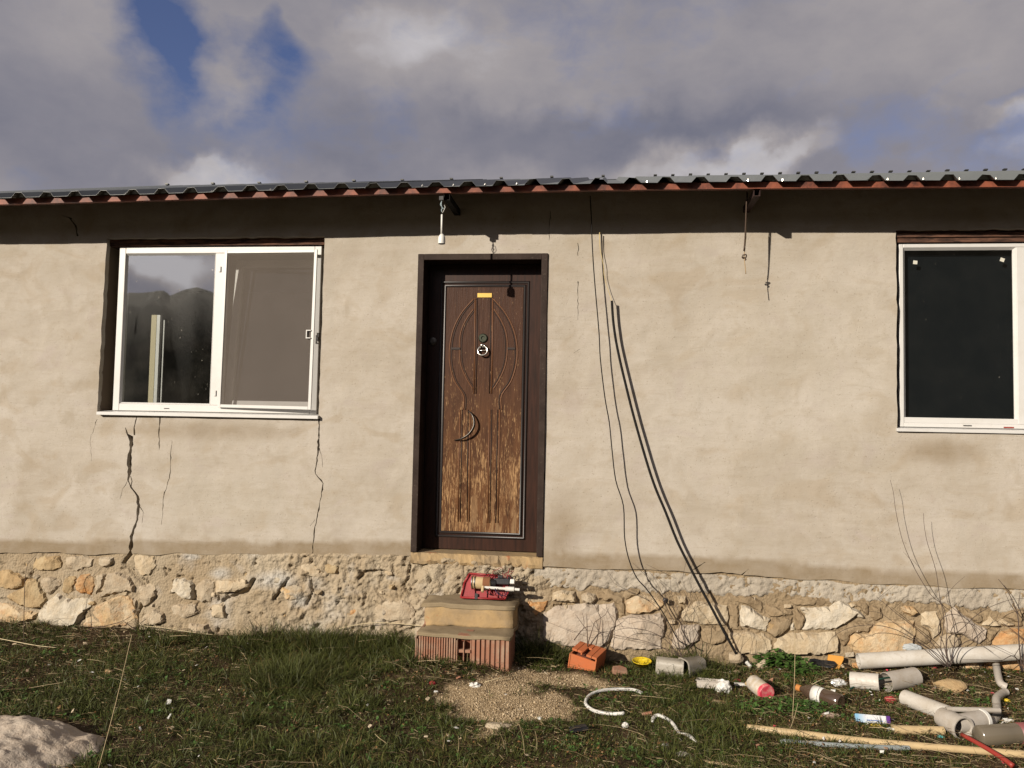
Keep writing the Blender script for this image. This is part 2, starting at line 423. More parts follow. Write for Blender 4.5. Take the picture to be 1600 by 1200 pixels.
M_topcem = dirty('grey_brown_cement', (.30, .235, .15), (.20, .15, .09), .6, .95, sc=10, spec=.1)
def f_darkwood(t, b):
    p = t.pos(); n = t.noise(t.scalev(p, (12, 12, 1)), 5, 5, .6)
    t.put(b.inputs['Base Color'], t.mix(t.mapr(n, .3, .7), (.018, .008, .005), (.050, .019, .011)))
    t.put(b.inputs['Roughness'], .42)
M_doorwood = mat('dark_brown_varnish', f_darkwood, rough=.42, spec=.22)
def f_casing(t, b):
    p = t.pos(); n = t.noise(p, 7, 6, .65); n2 = t.noise(p, 60, 4, .6)
    c = t.mix(t.mapr(n, .35, .7), (.024, .014, .010), (.052, .034, .027)); c = t.mix(t.mapr(n2, .6, .75, 0, .4), c, (.20, .16, .12))
    t.put(b.inputs['Base Color'], c)
M_casing = mat('scuffed_brown_casing', f_casing, rough=.65, spec=.15)
zd0 = W(750, 830, .15).z; zd1 = W(750, 451, .15).z; xd = W(752, 700, .15).x
def f_panel(t, b):
    p = t.pos(); sp = t.node('ShaderNodeSeparateXYZ'); t.l.new(p, sp.inputs[0])
    g = t.mapr(sp.outputs[2], zd0+(zd1-zd0)*.1, zd0+(zd1-zd0)*.80, 1, 0)
    fl = t.noise(t.scalev(p, (30, 30, 2.6)), 4.5, 6, .68); fl2 = t.noise(t.scalev(p, (70, 70, 7)), 4, 3, .6)
    base = t.mix(t.mapr(t.noise(t.scalev(p, (20, 20, 1.5)), 3, 5, .6), .3, .7), (.042, .016, .008), (.074, .031, .016))
    worn = t.mix(t.mapr(t.noise(t.scalev(p, (10, 10, 2)), 3, 4, .6), .35, .65), (.085, .038, .017), (.19, .088, .036))
    c = t.mix(t.math('MULTIPLY', g, .75), base, worn)
    thr = t.mapr(g, 0, .85, .615, .520)
    patch = t.math('MULTIPLY', t.math('SUBTRACT', t.noise(t.scalev(p, (3, 3, 1.2)), 2.6, 3, .5), .5), .22)
    thr = t.math('SUBTRACT', thr, patch)
    f = t.math('MULTIPLY', t.math('SUBTRACT', t.math('ADD', t.math('MULTIPLY', fl, .6), t.math('MULTIPLY', fl2, .4)), thr), 26, clamp=True)
    c = t.mix(t.math('MULTIPLY', f, .85), c, (.43, .26, .125))
    # bare wood towards the foot, where the veneer has come away
    low = t.mapr(sp.outputs[2], zd0+.01, zd0+.42, 1, 0)
    bare = t.math('MULTIPLY', low, t.mapr(t.noise(t.scalev(p, (13, 13, 2.2)), 1.9, 4, .55, .4), .50, .60))
    c = t.mix(bare, c, t.mix(fl2, (.17, .085, .038), (.36, .235, .125)))
    crk = t.mapr(t.noise(t.scalev(p, (60, 60, 2.2)), 3.5, 4, .6), .60, .66); c = t.mix(t.math('MULTIPLY', t.math('MULTIPLY', crk, g), .8), c, (.02, .010, .006))
    t.put(b.inputs['Base Color'], c)
    t.put(b.inputs['Normal'], t.bump(t.math('ADD', fl, t.math('MULTIPLY', f, .3)), .35, .006)); t.put(b.inputs['Roughness'], t.mapr(g, 0, 1, .5, .8))
M_panel = mat('peeling_door_veneer', f_panel, spec=.14)
M_brass = mat('brass', color=(.62, .42, .12), rough=.35, metal=1)
M_pewter = mat('dark_pewter', color=(.10, .09, .08), rough=.42, metal=1)
M_chrome = mat('worn_chrome', color=(.65, .62, .56), rough=.25, metal=1)
M_steel = mat('dark_steel', color=(.05, .05, .048), rough=.5, metal=.6)
def f_redsteel(t, b):
    n = t.noise(t.pos(), 9, 6, .7); t.put(b.inputs['Base Color'], t.mix(t.mapr(n, .36, .62), (.07, .022, .015), (.28, .080, .042)))
M_redsteel = mat('red_oxide_paint', f_redsteel, rough=.6)
def f_sheet(t, b):
    p = t.pos(); n = t.noise(p, 3, 5, .6); n2 = t.noise(p, 40, 3, .6)
    c = t.mix(n, (.11, .12, .12), (.19, .205, .20)); c = t.mix(t.mapr(n2, .6, .7, 0, .5), c, (.18, .18, .17)); t.put(b.inputs['Base Color'], c)
M_sheet = mat('grey_painted_sheet_metal', f_sheet, rough=.42, spec=.45)
def f_rustwood(t, b):
    p = t.pos(); n = t.noise(t.scalev(p, (1, 1, 6)), 9, 6, .65, .3)
    t.put(b.inputs['Base Color'], t.mix(t.mapr(n, .4, .62), (.035, .017, .011), (.16, .075, .045))); t.put(b.inputs['Normal'], t.bump(n, .8, .01))
M_lintel = mat('rusty_brown_lintel', f_rustwood, rough=.9)
M_dark = mat('inner_plaster', color=(.24, .21, .17), rough=.95)
M_core = mat('wall_core_masonry', color=(.17, .125, .085), rough=.95)
M_backing = mat('dark_backing', color=(.008, .010, .012), rough=.9, spec=.02)
def glassmat(name, refl, tint=(.9, .93, .92), dust=(.005, .05)):
    m = bpy.data.materials.new(name); m.use_nodes = True; t = NT(m.node_tree); t.n.clear()
    o = t.node('ShaderNodeOutputMaterial'); g = t.node('ShaderNodeBsdfGlossy'); g.inputs['Roughness'].default_value = .015
    g.inputs['Color'].default_value = (1, 1, 1, 1)
    tr = t.node('ShaderNodeBsdfTransparent'); tr.inputs['Color'].default_value = (*tint, 1)
    df = t.node('ShaderNodeBsdfDiffuse'); df.inputs[0].default_value = (.45, .42, .36, 1)
    geo = t.node('ShaderNodeNewGeometry'); dp = t.node('ShaderNodeVectorMath', operation='DOT_PRODUCT'); t.l.new(geo.outputs['Incoming'], dp.inputs[0]); t.l.new(geo.outputs['Normal'], dp.inputs[1])
    k5 = t.math('POWER', t.math('SUBTRACT', 1., t.math('ABSOLUTE', dp.outputs['Value'])), 5.)
    fr = t.math('ADD', refl, t.math('MULTIPLY', k5, 1-refl), clamp=True)
    mx = t.node('ShaderNodeMixShader'); t.l.new(fr, mx.inputs[0]); t.l.new(tr.outputs[0], mx.inputs[1]); t.l.new(g.outputs[0], mx.inputs[2])
    p = t.pos(); dn = t.mapr(t.noise(p, 5, 6, .65), .4, .75, *dust); sp = t.mapr(t.noise(t.scalev(p, (1, 1, .5)), 70, 2, .5), .74, .78, 0, .5)
    m2 = t.node('ShaderNodeMixShader'); t.put(m2.inputs[0], t.math('ADD', dn, sp, clamp=True)); t.l.new(mx.outputs[0], m2.inputs[1]); t.l.new(df.outputs[0], m2.inputs[2])
    t.l.new(m2.outputs[0], o.inputs[0]); return m
M_glass = glassmat('window_glass', .24, dust=(.004, .03))
M_glass2 = glassmat('double_glazing', .05, dust=(.006, .012))
def f_screen():
    m = bpy.data.materials.new('insect_mesh'); m.use_nodes = True; t = NT(m.node_tree); t.n.clear()
    o = t.node('ShaderNodeOutputMaterial'); d = t.node('ShaderNodeBsdfDiffuse'); tr = t.node('ShaderNodeBsdfTransparent')
    p = t.pos(); n = t.noise(p, 4, 4, .6); t.put(d.inputs[0], t.mix(n, (.19, .162, .138), (.25, .212, .182)))
    wv = t.node('ShaderNodeTexWave', bands_direction='X'); t.put(wv.inputs[0], p); wv.inputs['Scale'].default_value = 40
    wz = t.node('ShaderNodeTexWave', bands_direction='Z'); t.put(wz.inputs[0], p); wz.inputs['Scale'].default_value = 40
    f = t.mapr(t.math('MAXIMUM', wv.outputs[1], wz.outputs[1]), .5, 1, .40, .56)
    mx = t.node('ShaderNodeMixShader'); t.put(mx.inputs[0], f); t.l.new(tr.outputs[0], mx.inputs[1]); t.l.new(d.outputs[0], mx.inputs[2]); t.l.new(mx.outputs[0], o.inputs[0]); return m
M_screen = f_screen()
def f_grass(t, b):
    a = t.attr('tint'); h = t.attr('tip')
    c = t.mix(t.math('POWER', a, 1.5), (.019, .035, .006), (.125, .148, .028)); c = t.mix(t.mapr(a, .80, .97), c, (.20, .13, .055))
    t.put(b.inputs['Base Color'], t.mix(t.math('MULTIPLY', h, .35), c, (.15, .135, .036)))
M_grass = mat('green_grass', f_grass, rough=.55, spec=.25)
def f_straw(t, b):
    a = t.attr('tint'); t.put(b.inputs['Base Color'], t.mix(t.math('POWER', a, 2.2), (.075, .045, .022), (.52, .41, .25)))
M_straw = mat('dry_straw', f_straw, rough=.75, spec=.15)
def f_litter(t, b):
    a = t.attr('tint'); c = t.mix(a, (.085, .045, .022), (.30, .155, .065)); c = t.mix(t.mapr(a, .85, 1.), c, (.42, .33, .2)); t.put(b.inputs['Base Color'], c)
M_litter = mat('leaf_litter', f_litter, rough=.85, spec=.1)
def f_gravel(t, b):
    a = t.attr('tint'); t.put(b.inputs['Base Color'], t.mix(a, (.26, .18, .095), (.64, .51, .34)))
M_gravel = mat('sandy_gravel', f_gravel, rough=.9, spec=.15)
def f_ground(t, b):
    p = t.pos(); n = t.noise(p, 3, 6, .6); n2 = t.noise(p, 30, 5, .65)
    soil = t.mix(t.mapr(n, .3, .7), (.040, .026, .015), (.085, .055, .030)); soil = t.mix(t.mapr(n2, .5, .7, 0, .6), soil, (.13, .085, .048))
    grv = t.mix(t.mapr(t.noise(p, 120, 3, .6), .38, .62), (.24, .165, .09), (.52, .40, .25))
    c = t.mix(t.attr('sand'), soil, grv)
    # far fields
    ln = t.node('ShaderNodeVectorMath', operation='LENGTH'); t.l.new(p, ln.inputs[0])
    far = t.mapr(ln.outputs['Value'], 9, 30); c = t.mix(far, c, t.mix(t.mapr(n, .4, .6), (.05, .06, .025), (.10, .085, .045)))
    t.put(b.inputs['Base Color'], c); t.put(b.inputs['Normal'], t.bump(t.math('ADD', n2, t.math('MULTIPLY', t.noise(p, 110, 3, .6), .5)), .9, .02))
M_ground = mat('bare_earth', f_ground, rough=.95, spec=.1)
def f_hill(t, b):
    p = t.pos(); n = t.noise(p, .012, 7, .65); n2 = t.noise(p, .06, 4, .6)
    c = t.mix(t.mapr(n, .4, .6), (.030, .038, .022), (.085, .075, .055)); c = t.mix(t.mapr(n2, .55, .7, 0, .5), c, (.13, .12, .10)); t.put(b.inputs['Base Color'], c)
M_hill = mat('scrubby_hillside', f_hill, rough=.95, spec=.05)
M_stem = mat('dry_brown_stem', color=(.085, .055, .038), rough=.85)
M_stem2 = mat('grey_brown_twig', color=(.075, .052, .042), rough=.85)
def f_leaf(t, b):
    n = t.noise(t.pos(), 30, 3); t.put(b.inputs['Base Color'], t.mix(n, (.030, .075, .014), (.085, .17, .03)))
M_leaf = mat('fresh_weed_leaf', f_leaf, rough=.5)

# ------------------------------------------------------------------ terrain
pc = G(790, 1098); pc2 = G(860, 1062)
def sandmask(x, y):
    n = (fbm(x, y, 5, 3, 50)-.5)*1.1
    n = n + (fbm(x, y, 14, 3, 55)-.5)*.7; a = np.hypot((x-pc.x)/.34, (y-pc.y)/.38)+n; b = np.hypot((x-pc2.x)/.34, (y-pc2.y)/.13)+n
    return np.clip((1.12-np.minimum(a, b))/.25, 0, 1)
rk = G(20, 1165)
def gh(x, y):
    x = np.asarray(x, float); y = np.asarray(y, float)
    z = (fbm(x, y, 1.1, 4, 11)-.5)*.09 + (fbm(x, y, 7, 3, 31)-.5)*.03
    near = np.clip((y+.5)/.5, 0, 1)
    z = z*(1-.6*near)
    left = np.clip((-.9-x)/.6, 0, 1)
    z = z + left*near*.045                       # soil heaped against the plinth left of the step
    z = z + np.clip((x-.9)/1.3, 0, 1)*np.clip((y+.7)/.62, 0, 1)*.085
    z = z + .075*np.exp(-(((x+.95)/.60)**2+((y+.42)/.36)**2))
    z = z - sandmask(x, y)*.012
    d = np.hypot(x, y+2); k = np.clip((d-9)/20, 0, 1); z = z*(1-k)
    return z
def ghs(x, y): return float(gh(np.array([x]), np.array([y]))[0])
def axis(lo, hi, step, far, g=1.35):
    a = list(np.arange(lo, hi+1e-6, step)); s_ = step; v = hi
    while v < far: s_ *= g; v += s_; a.append(v)
    s_ = step; v = lo
    while v > -far: s_ *= g; v -= s_; a.insert(0, v)
    return np.array(a)
ax = axis(-5.2, 4.2, .025, 5200); ay = axis(-3.4, .3, .025, 5200)
XX, YY = np.meshgrid(ax, ay, indexing='ij'); nx, ny = XX.shape
idx = np.arange(nx*ny).reshape(nx, ny)
Q = np.stack([idx[:-1, :-1], idx[1:, :-1], idx[1:, 1:], idx[:-1, 1:]], -1).reshape(-1, 4)
ZZ = gh(XX.ravel(), YY.ravel())
g = fastmesh('ground', np.stack([XX.ravel(), YY.ravel(), ZZ], -1), Q, M_ground, {'sand': sandmask(XX.ravel(), YY.ravel())}, True)
tag(g, kind='structure')

# hills all round; the ones behind the viewer show up in the window panes
def mirror_azel(px, py):
    d = ray(px, py).normalized(); return math.atan2(d.x, d.y), math.asin(d.z)   # azimuth measured from -Y
prof = [(-1.6, 7), (-.9, 8.5)]
for px, py in [(120, 462), (195, 460), (225, 459), (240, 455), (250, 452), (262, 459), (275, 453), (290, 449), (310, 448), (334, 456), (420, 440), (600, 400)]:
    a, e_ = mirror_azel(px, py); prof.append((a, math.degrees(e_)))
prof += [(.1, 12.5), (.3, 15.5), (.6, 16.5), (.9, 13), (1.6, 8)]
pa = np.array([p[0] for p in prof]); pe = np.array([p[1] for p in prof])
NA = 900; th = np.linspace(-math.pi, math.pi, NA, endpoint=False)
els = np.interp(th, pa, pe, left=5, right=6)
els = els + (fbm(th*14, th*0+3, 3, 4, 77)-.5)*.45
rings = [(900, .0), (1150, .30), (1450, .62), (1750, .86), (2000, 1.), (2500, .7), (3300, .2)]
V = []
for r, k in rings:
    rr = r*(1+.06*(vn(th*9, th*0+r, 5)-.5))
    z = np.tan(np.radians(els))*2000*k*(1+(.30*(fbm(th*11, th*0+r*.01, 3, 4, 9)-.5) if 0 < k < 1 else 0))+(1.55 if k == 1 else -2)
    V.append(np.stack([np.sin(th)*(2000 if k == 1 else rr), -5.4-np.cos(th)*(2000 if k == 1 else rr), z], -1))
V = np.concatenate(V); F = []
for i in range(len(rings)-1):
    a = np.arange(NA); b = (a+1) % NA
    F.append(np.stack([i*NA+a, i*NA+b, (i+1)*NA+b, (i+1)*NA+a], -1))
h = fastmesh('hills', V, np.concatenate(F), M_hill, smooth=True); tag(h, kind='structure')

# ------------------------------------------------------------------ house
house = empty('house', (-.5, 0, 0), 'low beige plastered house with cracked walls, stone plinth and corrugated metal roof', 'house')
HX0, HX1, HD = -6.4, 5.2, 8.2
def P2(px, py, Y=0.):
    p = W(px, py, Y); return (p.x, p.z)
def rough_line(pts, step=.05, amp=.004, seed=1):
    o = []
    for i in range(len(pts)-1):
        a = np.array(pts[i]); b = np.array(pts[i+1]); n = max(1, int(np.hypot(*(b-a))/step))
        for k in range(n):
            q = a+(b-a)*k/n
            if k: q = q+rng.normal(0, amp, 2)
            o.append(tuple(q))
    o.append(tuple(pts[-1])); return o
# openings (wall coordinates)
R1 = .06; w1x0, w1z1 = P2(166, 385)[0], P2(330, 371)[1]; w1x1 = P2(503, 500)[0]; w1z0 = P2(330, 650)[1]
R2 = .05; w2x0 = P2(1401, 500)[0]; w2z1 = P2(1480, 359)[1]; w2z0 = P2(1500, 674)[1]; w2x1 = w2x0+1.62
dx0 = P2(650, 600)[0]-.004; dx1 = P2(852, 600)[0]+.006; dz1 = P2(750, 399)[1]; dz0 = P2(740, 866)[1]
ZTOP = 3.185
def zbot(x):           # lower edge of the smooth plaster, stepping down along the wall
    xs = [-6.5, P2(0, 866)[0], P2(200, 866)[0], P2(640, 873)[0], P2(850, 893)[0], P2(1100, 893)[0], P2(1350, 911)[0], P2(1600, 922)[0], 5.3]
    zs = [P2(0, 866)[1], P2(0, 864)[1], P2(200, 866)[1], P2(640, 868)[1], P2(850, 886)[1], P2(1100, 893)[1], P2(1350, 911)[1], P2(1600, 922)[1], P2(1600, 922)[1]]
    return np.interp(x, xs, zs)
bx = np.arange(HX0, HX1+.001, .035)
bz = zbot(bx)+(fbm(bx, bx*0, 6, 4, 3)-.5)*.035
outline = list(zip(bx, bz))+[(HX1, ZTOP)]+[(x, ZTOP) for x in np.arange(HX1-.3, HX0+.1, -.3)]+[(HX0, ZTOP)]
hole1 = rough_line([(w1x0-.012, w1z0), (w1x1, w1z0), (w1x1, w1z1), (w1x0, w1z1), (w1x0-.012, w1z0)], .05, .0022)[:-1]
hole2 = rough_line([(w2x0, w2z0), (w2x1, w2z0), (w2x1, w2z1), (w2x0, w2z1), (w2x0, w2z0)], .05, .0022)[:-1]
hole3 = rough_line([(dx0, .3), (dx1, .3), (dx1, dz1), (dx0, dz1), (dx0, .3)], .05, .003)[:-1]
def crack(pts):        # (px, py, width in px)
    L = []; R_ = []; P = []
    for i in range(len(pts)-1):
        a = pts[i]; b = pts[i+1]; n = max(1, int(math.hypot(b[0]-a[0], b[1]-a[1])/5))
        for k in range(n):
            u = k/n; P.append([a[0]+(b[0]-a[0])*u+random.gauss(0, .55), a[1]+(b[1]-a[1])*u, a[2]+(b[2]-a[2])*u])
    P.append(list(pts[-1]))
    for i, (x, y, wd) in enumerate(P):
        wd *= random.choice((.6, .8, 1., 1., 1.25, 1.7))*random.uniform(.8, 1.2)*.5
        L.append(P2(x-wd, y)); R_.append(P2(x+wd, y))
    return L+R_[::-1]
cracks = [crack(c) for c in [
    [(214, 648, 2.2), (210, 668, 2), (210, 680, 3)],
    [(196, 668, .8), (199, 678, 2), (204, 682, 9), (205, 690, 5), (203, 710, 4), (202, 742, 4.5), (200, 750, 2.2), (206, 762, 3.5), (216, 775, 3.8), (217, 790, 4), (214, 812, 4), (206, 838, 4), (203, 866, 4)],
    [(204, 744, 1.6), (207, 752, 1.8), (205, 760, 1.8)],
    [(251, 648, 1.8), (249, 672, 1.8), (249, 703, .8)],
    [(269, 688, .7), (266, 742, 1.0), (256, 775, .9), (252, 820, .5)],
    [(499, 655, 3), (498, 690, 2.6), (495, 715, 1.8), (493, 740, 1.8), (505, 755, 1.8), (503, 775, 1.2), (494, 812, 1.5), (489, 850, 1.6), (487, 872, 2)],
    [(96, 336, 1.5), (108, 340, 3.5), (117, 352, 4), (121, 369, 3)],
    [(0, 338, 1.5), (40, 341, 1.2), (64, 337, 1.2)],
    [(250, 849, .6), (290, 846, 1.6), (350, 848, 1.0)],
    [(1084, 890, 2), (1102, 878, 1.6)], [(1158, 899, 2), (1170, 889, 1)],
    [(200, 752, .9), (192, 764, .6), (188, 780, .4)], [(217, 790, .9), (224, 800, .6), (222, 818, .4)], [(498, 700, .8), (503, 712, .6), (504, 730, .4)], [(492, 812, .8), (484, 822, .5)], [(150, 655, .7), (140, 690, .5), (143, 720, .4)], [(906, 545, .7), (896, 552, .5)], [(880, 500, .8), (893, 495, .5)],
    [(903, 380, .9), (903, 400, .5)], [(903, 440, .9), (903, 500, .5)],
    [(860, 330, 1.0), (858, 376, .6)],
]]
loops = [outline, hole1, hole2, hole3]+cracks
gx = np.concatenate([np.arange(HX0+.1, -4.7, .2), np.arange(-4.7, 2.9, .032), np.arange(3., HX1, .2)])
gz = np.arange(.5, ZTOP-.02, .032)
GX, GZ = np.meshgrid(gx, gz); GX = GX.ravel()+rng.normal(0, .004, GX.size); GZ = GZ.ravel()+rng.normal(0, .004, GZ.size)
keep = GZ > zbot(GX)+.03
for lp in loops[1:]: keep &= edgedist(GX, GZ, lp) > .006
pts = list(zip(GX[keep], GZ[keep]))
P, T = cdt(pts, loops)
c = P[T].mean(1); ok = inpoly(c[:, 0], c[:, 1], outline)
for lp in loops[1:]: ok &= ~inpoly(c[:, 0], c[:, 1], lp)
T = T[ok]
def oriented(T, P):
    a, b, c = P[T[:, 0]], P[T[:, 1]], P[T[:, 2]]
    s_ = (b[:, 0]-a[:, 0])*(c[:, 1]-a[:, 1])-(b[:, 1]-a[:, 1])*(c[:, 0]-a[:, 0])
    T = T.copy(); f = s_ < 0; T[f] = T[f][:, ::-1]; return T
T = oriented(T, P)                    # seen from -Y these wind counter-clockwise
def ell(px, py, rx, ry, X, Z):
    x, z = P2(px, py); k = P2(px+100, py)[0]-x; k /= 100
    return np.clip(1.25-np.hypot((X-x)/(rx*k), (Z-z)/(ry*k)), 0, 1)
X, Z = P[:, 0], P[:, 1]
nb = (fbm(X, Z, 5, 3, 91)-.5)
hb = Z-zbot(X)
stain = np.clip((.105+nb*.05-hb)/.02, 0, 1)*.80
stain = np.maximum(stain, np.clip(ell(1465, 705, 65, 24, X, Z)+nb*.9, 0, 1)*.78)
stain = np.maximum(stain, np.clip(ell(875, 830, 34, 64, X, Z)+nb*.9, 0, 1)*.62)
stain = np.maximum(stain, np.clip(ell(330, 672, 175, 15, X, Z)+nb*1.2, 0, 1)*.55)
stain = np.maximum(stain, np.clip(ell(890, 560, 25, 110, X, Z)+nb*1.2-.1, 0, 1)*.2)
stain = np.maximum(stain, np.clip(ell(1400, 790, 200, 60, X, Z)*.5+nb*.9, 0, 1)*.25)
stain = np.maximum(stain, np.clip(ell(90, 740, 110, 40, X, Z)*.6+nb, 0, 1)*.25)
stain = np.maximum(stain, np.clip(ell(1000, 470, 220, 90, X, Z)*.6+nb, 0, 1)*.18)
pale = np.clip(ell(1250, 560, 280, 180, X, Z)*.8+nb, 0, 1)*.5+np.clip(ell(350, 780, 150, 50, X, Z)+nb, 0, 1)*.5
# surface relief + a skirt that gives edges and cracks their depth
relief = -(fbm(X, Z, 1.3, 3, 8)-.5)*.022-(fbm(X, Z, 9, 3, 21)-.5)*.005
relief = relief*np.clip((ZTOP-Z)/.1, 0, 1)
nV = len(P); E_ = {}
for a, b, c_ in T:
    for u, v in ((a, b), (b, c_), (c_, a)):
        if (v, u) in E_: del E_[(v, u)]
        else: E_[(u, v)] = 1
bd = sorted({i for e_ in E_ for i in e_}); mp = {i: nV+k for k, i in enumerate(bd)}
V3 = [(P[i, 0], relief[i], P[i, 1]) for i in range(nV)]+[(P[i, 0], .045, P[i, 1]) for i in bd]
F = [tuple(t_) for t_ in T]+[(u, mp[u], mp[v], v) for (u, v) in E_]
sa = np.concatenate([stain, stain[bd]]); pl = np.concatenate([pale, pale[bd]*0])
rawmesh('plaster_wall', V3, F, M_plaster, house, attrs={'stain': sa, 'pale': pl}, origin=(-.5, 0, 0))

def xz_slabs(x0, x1, z0, z1, holes, y0, y1, mb):
    xs = sorted({x0, x1, *[q for h_ in holes for q in (h_[0], h_[1]) if x0 < q < x1]})
    for a, b in zip(xs[:-1], xs[1:]):
        cuts = sorted([(h_[2], h_[3]) for h_ in holes if h_[0] <= a+1e-6 and h_[1] >= b-1e-6]); z = z0
        for c0, c1 in cuts:
            if c0 > z: mb.box(a, b, y0, y1, z, c0)
            z = max(z, c1)
        if z < z1: mb.box(a, b, y0, y1, z, z1)
m = MB()
xz_slabs(HX0, HX1, .02, ZTOP-.01, [(w1x0-.012, w1x1+.004, w1z0, w1z1), (w2x0-.004, w2x1+.004, w2z0, w2z1), (dx0-.004, dx1+.004, dz0-.03, dz1+.002)], .04, .26, m)
m.build('masonry_wall', M_core, house)
m = MB(); m.box(HX0, HX0+.2, .262, HD, .02, 3.1); m.box(HX1-.2, HX1, .262, HD, .02, 3.1); m.box(HX0+.2, HX1-.2, HD-.2, HD, .02, 3.1)
m.build('outer_wall', M_plaster, house)
m = MB()
for x in (-1.95, .9): m.box(x, x+.12, .262, HD-.21, dz0-.02, 3.08)
m.box(-6.19, -1.96, 3.6, 3.72, dz0-.02, 3.08)
m.build('partition_wall', M_dark, house)
MB().box(HX0+.21, HX1-.21, .262, HD-.21, .1, dz0-.03).build('floor', M_topcem, house)
MB().box(HX0+.01, HX1-.01, .05, HD-.01, 3.187, 3.215).build('ceiling', M_dark, house)
# gables
RZ0 = 3.085; SL = .319; YE = -.456; YR = 4.2
for x in (HX0+.01, HX1-.19):
    m = MB(); m.add([(x, 0.05, 3.215), (x+.18, .05, 3.215), (x+.18, HD, 3.215), (x, HD, 3.215), (x, YR, RZ0+SL*(YR+.4)-.03), (x+.18, YR, RZ0+SL*(YR+.4)-.03)],
          [(0, 1, 2, 3), (0, 4, 5, 1), (3, 2, 5, 4), (0, 3, 4), (1, 5, 2)])
    m.build('gable', M_core, house)

# ---- roof: the eave line sags a little, measured along the wall
EP = [(px, W(px, py, -.40)) for px, py in ((0, 319.5), (210, 313.8), (420, 308), (620, 302.7), (820, 299.0), (1010, 296.3), (1200, 294.3), (1400, 292.8), (1600, 291.8))]
ex = np.array([p.x for _, p in EP]); ez = np.array([p.z for _, p in EP])
s0 = (ez[1]-ez[0])/(ex[1]-ex[0]); s1 = (ez[-1]-ez[-2])/(ex[-1]-ex[-2])
ex = np.concatenate([[ex[0]-2.5], ex, [ex[-1]+3]]); ez = np.concatenate([[ez[0]-.02], ez, [ez[-1]-.01]])
def ze(x): return float(np.interp(x, ex, ez))
roof = bpy.data.objects.new('roof', None); roof.location = (0, 0, 3.); link(roof, house)
M_beam = mat('dark_red_beam', color=(.035, .015, .012), rough=.8)  # one even dark red, darker than the purlin's paint
RIB = .2085; RX0 = W(1.5*0+18, 305, YE).x-RIB*8; H = .034
def rib_profile(x):     # x positions and height over one sheet
    return [(0, 0), (.030, H), (.076, H), (.106, 0), (RIB, 0)]
RXE = HX1+.35; k = 0; ribs_per = 5
x = RX0; sheet_no = 0
while x < RXE:
    prof_ = []
    for r in range(ribs_per):
        for (dx, hh) in rib_profile(0)[:-1]: prof_.append((x+r*RIB+dx, hh))
    prof_.append((x+ribs_per*RIB, 0)); prof_.append((x+ribs_per*RIB+.028, H*.93))
    prof_ = [(a_+random.uniform(-.003, .003), b_+(random.uniform(-.0035, .003) if b_ else random.uniform(-.001, .001))) for a_, b_ in prof_]
    dz = random.uniform(-.002, .003); ye = YE+random.uniform(-.004, .004)
    V = []; F = []; n = len(prof_)
    stations = [ye, 1.0, YR]
    for th_ in (0, .0012):
        for y in stations:
            for (xx, hh) in prof_:
                V.append((xx, y, ze(xx)*max(0, 1-max(0, y+.4)/6)+ze(.5)*min(1, max(0, y+.4)/6)+.043+SL*(y+.4)+hh+dz+th_+.001*(sheet_no % 2)))
    ns = len(stations); 
    for s_ in range(ns-1):
        for i in range(n-1):
            a = s_*n+i; F.append((a, a+n, a+n+1, a+1)); b = ns*n+a; F.append((b, b+1, b+n+1, b+n))
    for i in range(n-1): F.append((i, i+1, ns*n+i+1, ns*n+i))
    rawmesh('roof_sheet', V, F, M_sheet, roof)
    x += ribs_per*RIB; sheet_no += 1
# back slope and ridge
zr = ze(.5)+.043+SL*(YR+.4)
MB().add([(RX0, YR+.002, zr+.01), (RXE, YR+.002, zr+.01), (RXE, HD+.4, zr-SL*(HD+.4-YR)), (RX0, HD+.4, zr-SL*(HD+.4-YR))], [(0, 1, 2, 3)]).build('rear_slope', M_sheet, roof)
# the crimped rib ends along the ridge break the skyline
for i in range(int((RXE-RX0)/RIB)):
    xx = RX0+i*RIB+.053; zt = ze(xx)*(1-4.6/6)+ze(.5)*4.6/6+.043+SL*(YR+.4)+H
    if xx < .6 and i % 3: continue
    MB().box(xx-.020, xx+.018, YR-.05, YR-.005, zt-.001, zt+random.uniform(.010, .016)).build('rib_end', M_steel, roof)
# eave screws on some ribs
for i in range(int((RXE-RX0)/RIB)):
    if random.random() < .6:
        xx = RX0+i*RIB+.15
        MB().lathe([(.009, 0), (.009, .004), (.004, .005), (.004, .012)], (xx, -.36, ze(xx)+.043+SL*.04+.002), n=8).build('screw', M_chrome, roof)
# purlin (red steel tube) following the sag
pxs = list(np.arange(RX0, RXE, .3)); V = []; F = []
for i, xx in enumerate(pxs):
    z = ze(xx); V += [(xx, -.40, z), (xx, -.368, z), (xx, -.368, z+.040), (xx, -.40, z+.040)]
    if i:
        a = (i-1)*4
        for q in range(4): F.append((a+q, a+(q+1) % 4, a+4+(q+1) % 4, a+4+q))
F.append((0, 3, 2, 1)); F.append(tuple(len(V)-4+q for q in range(4)))
rawmesh('purlin', V, F, M_redsteel, roof)
for px, py in ((697, 304), (1184, 295), (-500, 330)):
    p = W(px, py, -.41); x0 = p.x; z1 = ze(x0)-.002; z0 = z1-.042; m = MB()
    m.box(x0-.02, x0-.016, -.385, .05, z0, z1); m.box(x0+.016, x0+.02, -.385, .05, z0, z1)
    m.box(x0-.016, x0+.016, -.385, .05, z0, z0+.004); m.box(x0-.016, x0+.016, -.385, .05, z1-.004, z1)
    m.build('roof_beam', M_beam if px > 900 else M_cable, roof)
MB().box(HX0, HX1, -.02, .04, ZTOP+.001, ZTOP+.03).build('wall_plate', M_lintel, house)

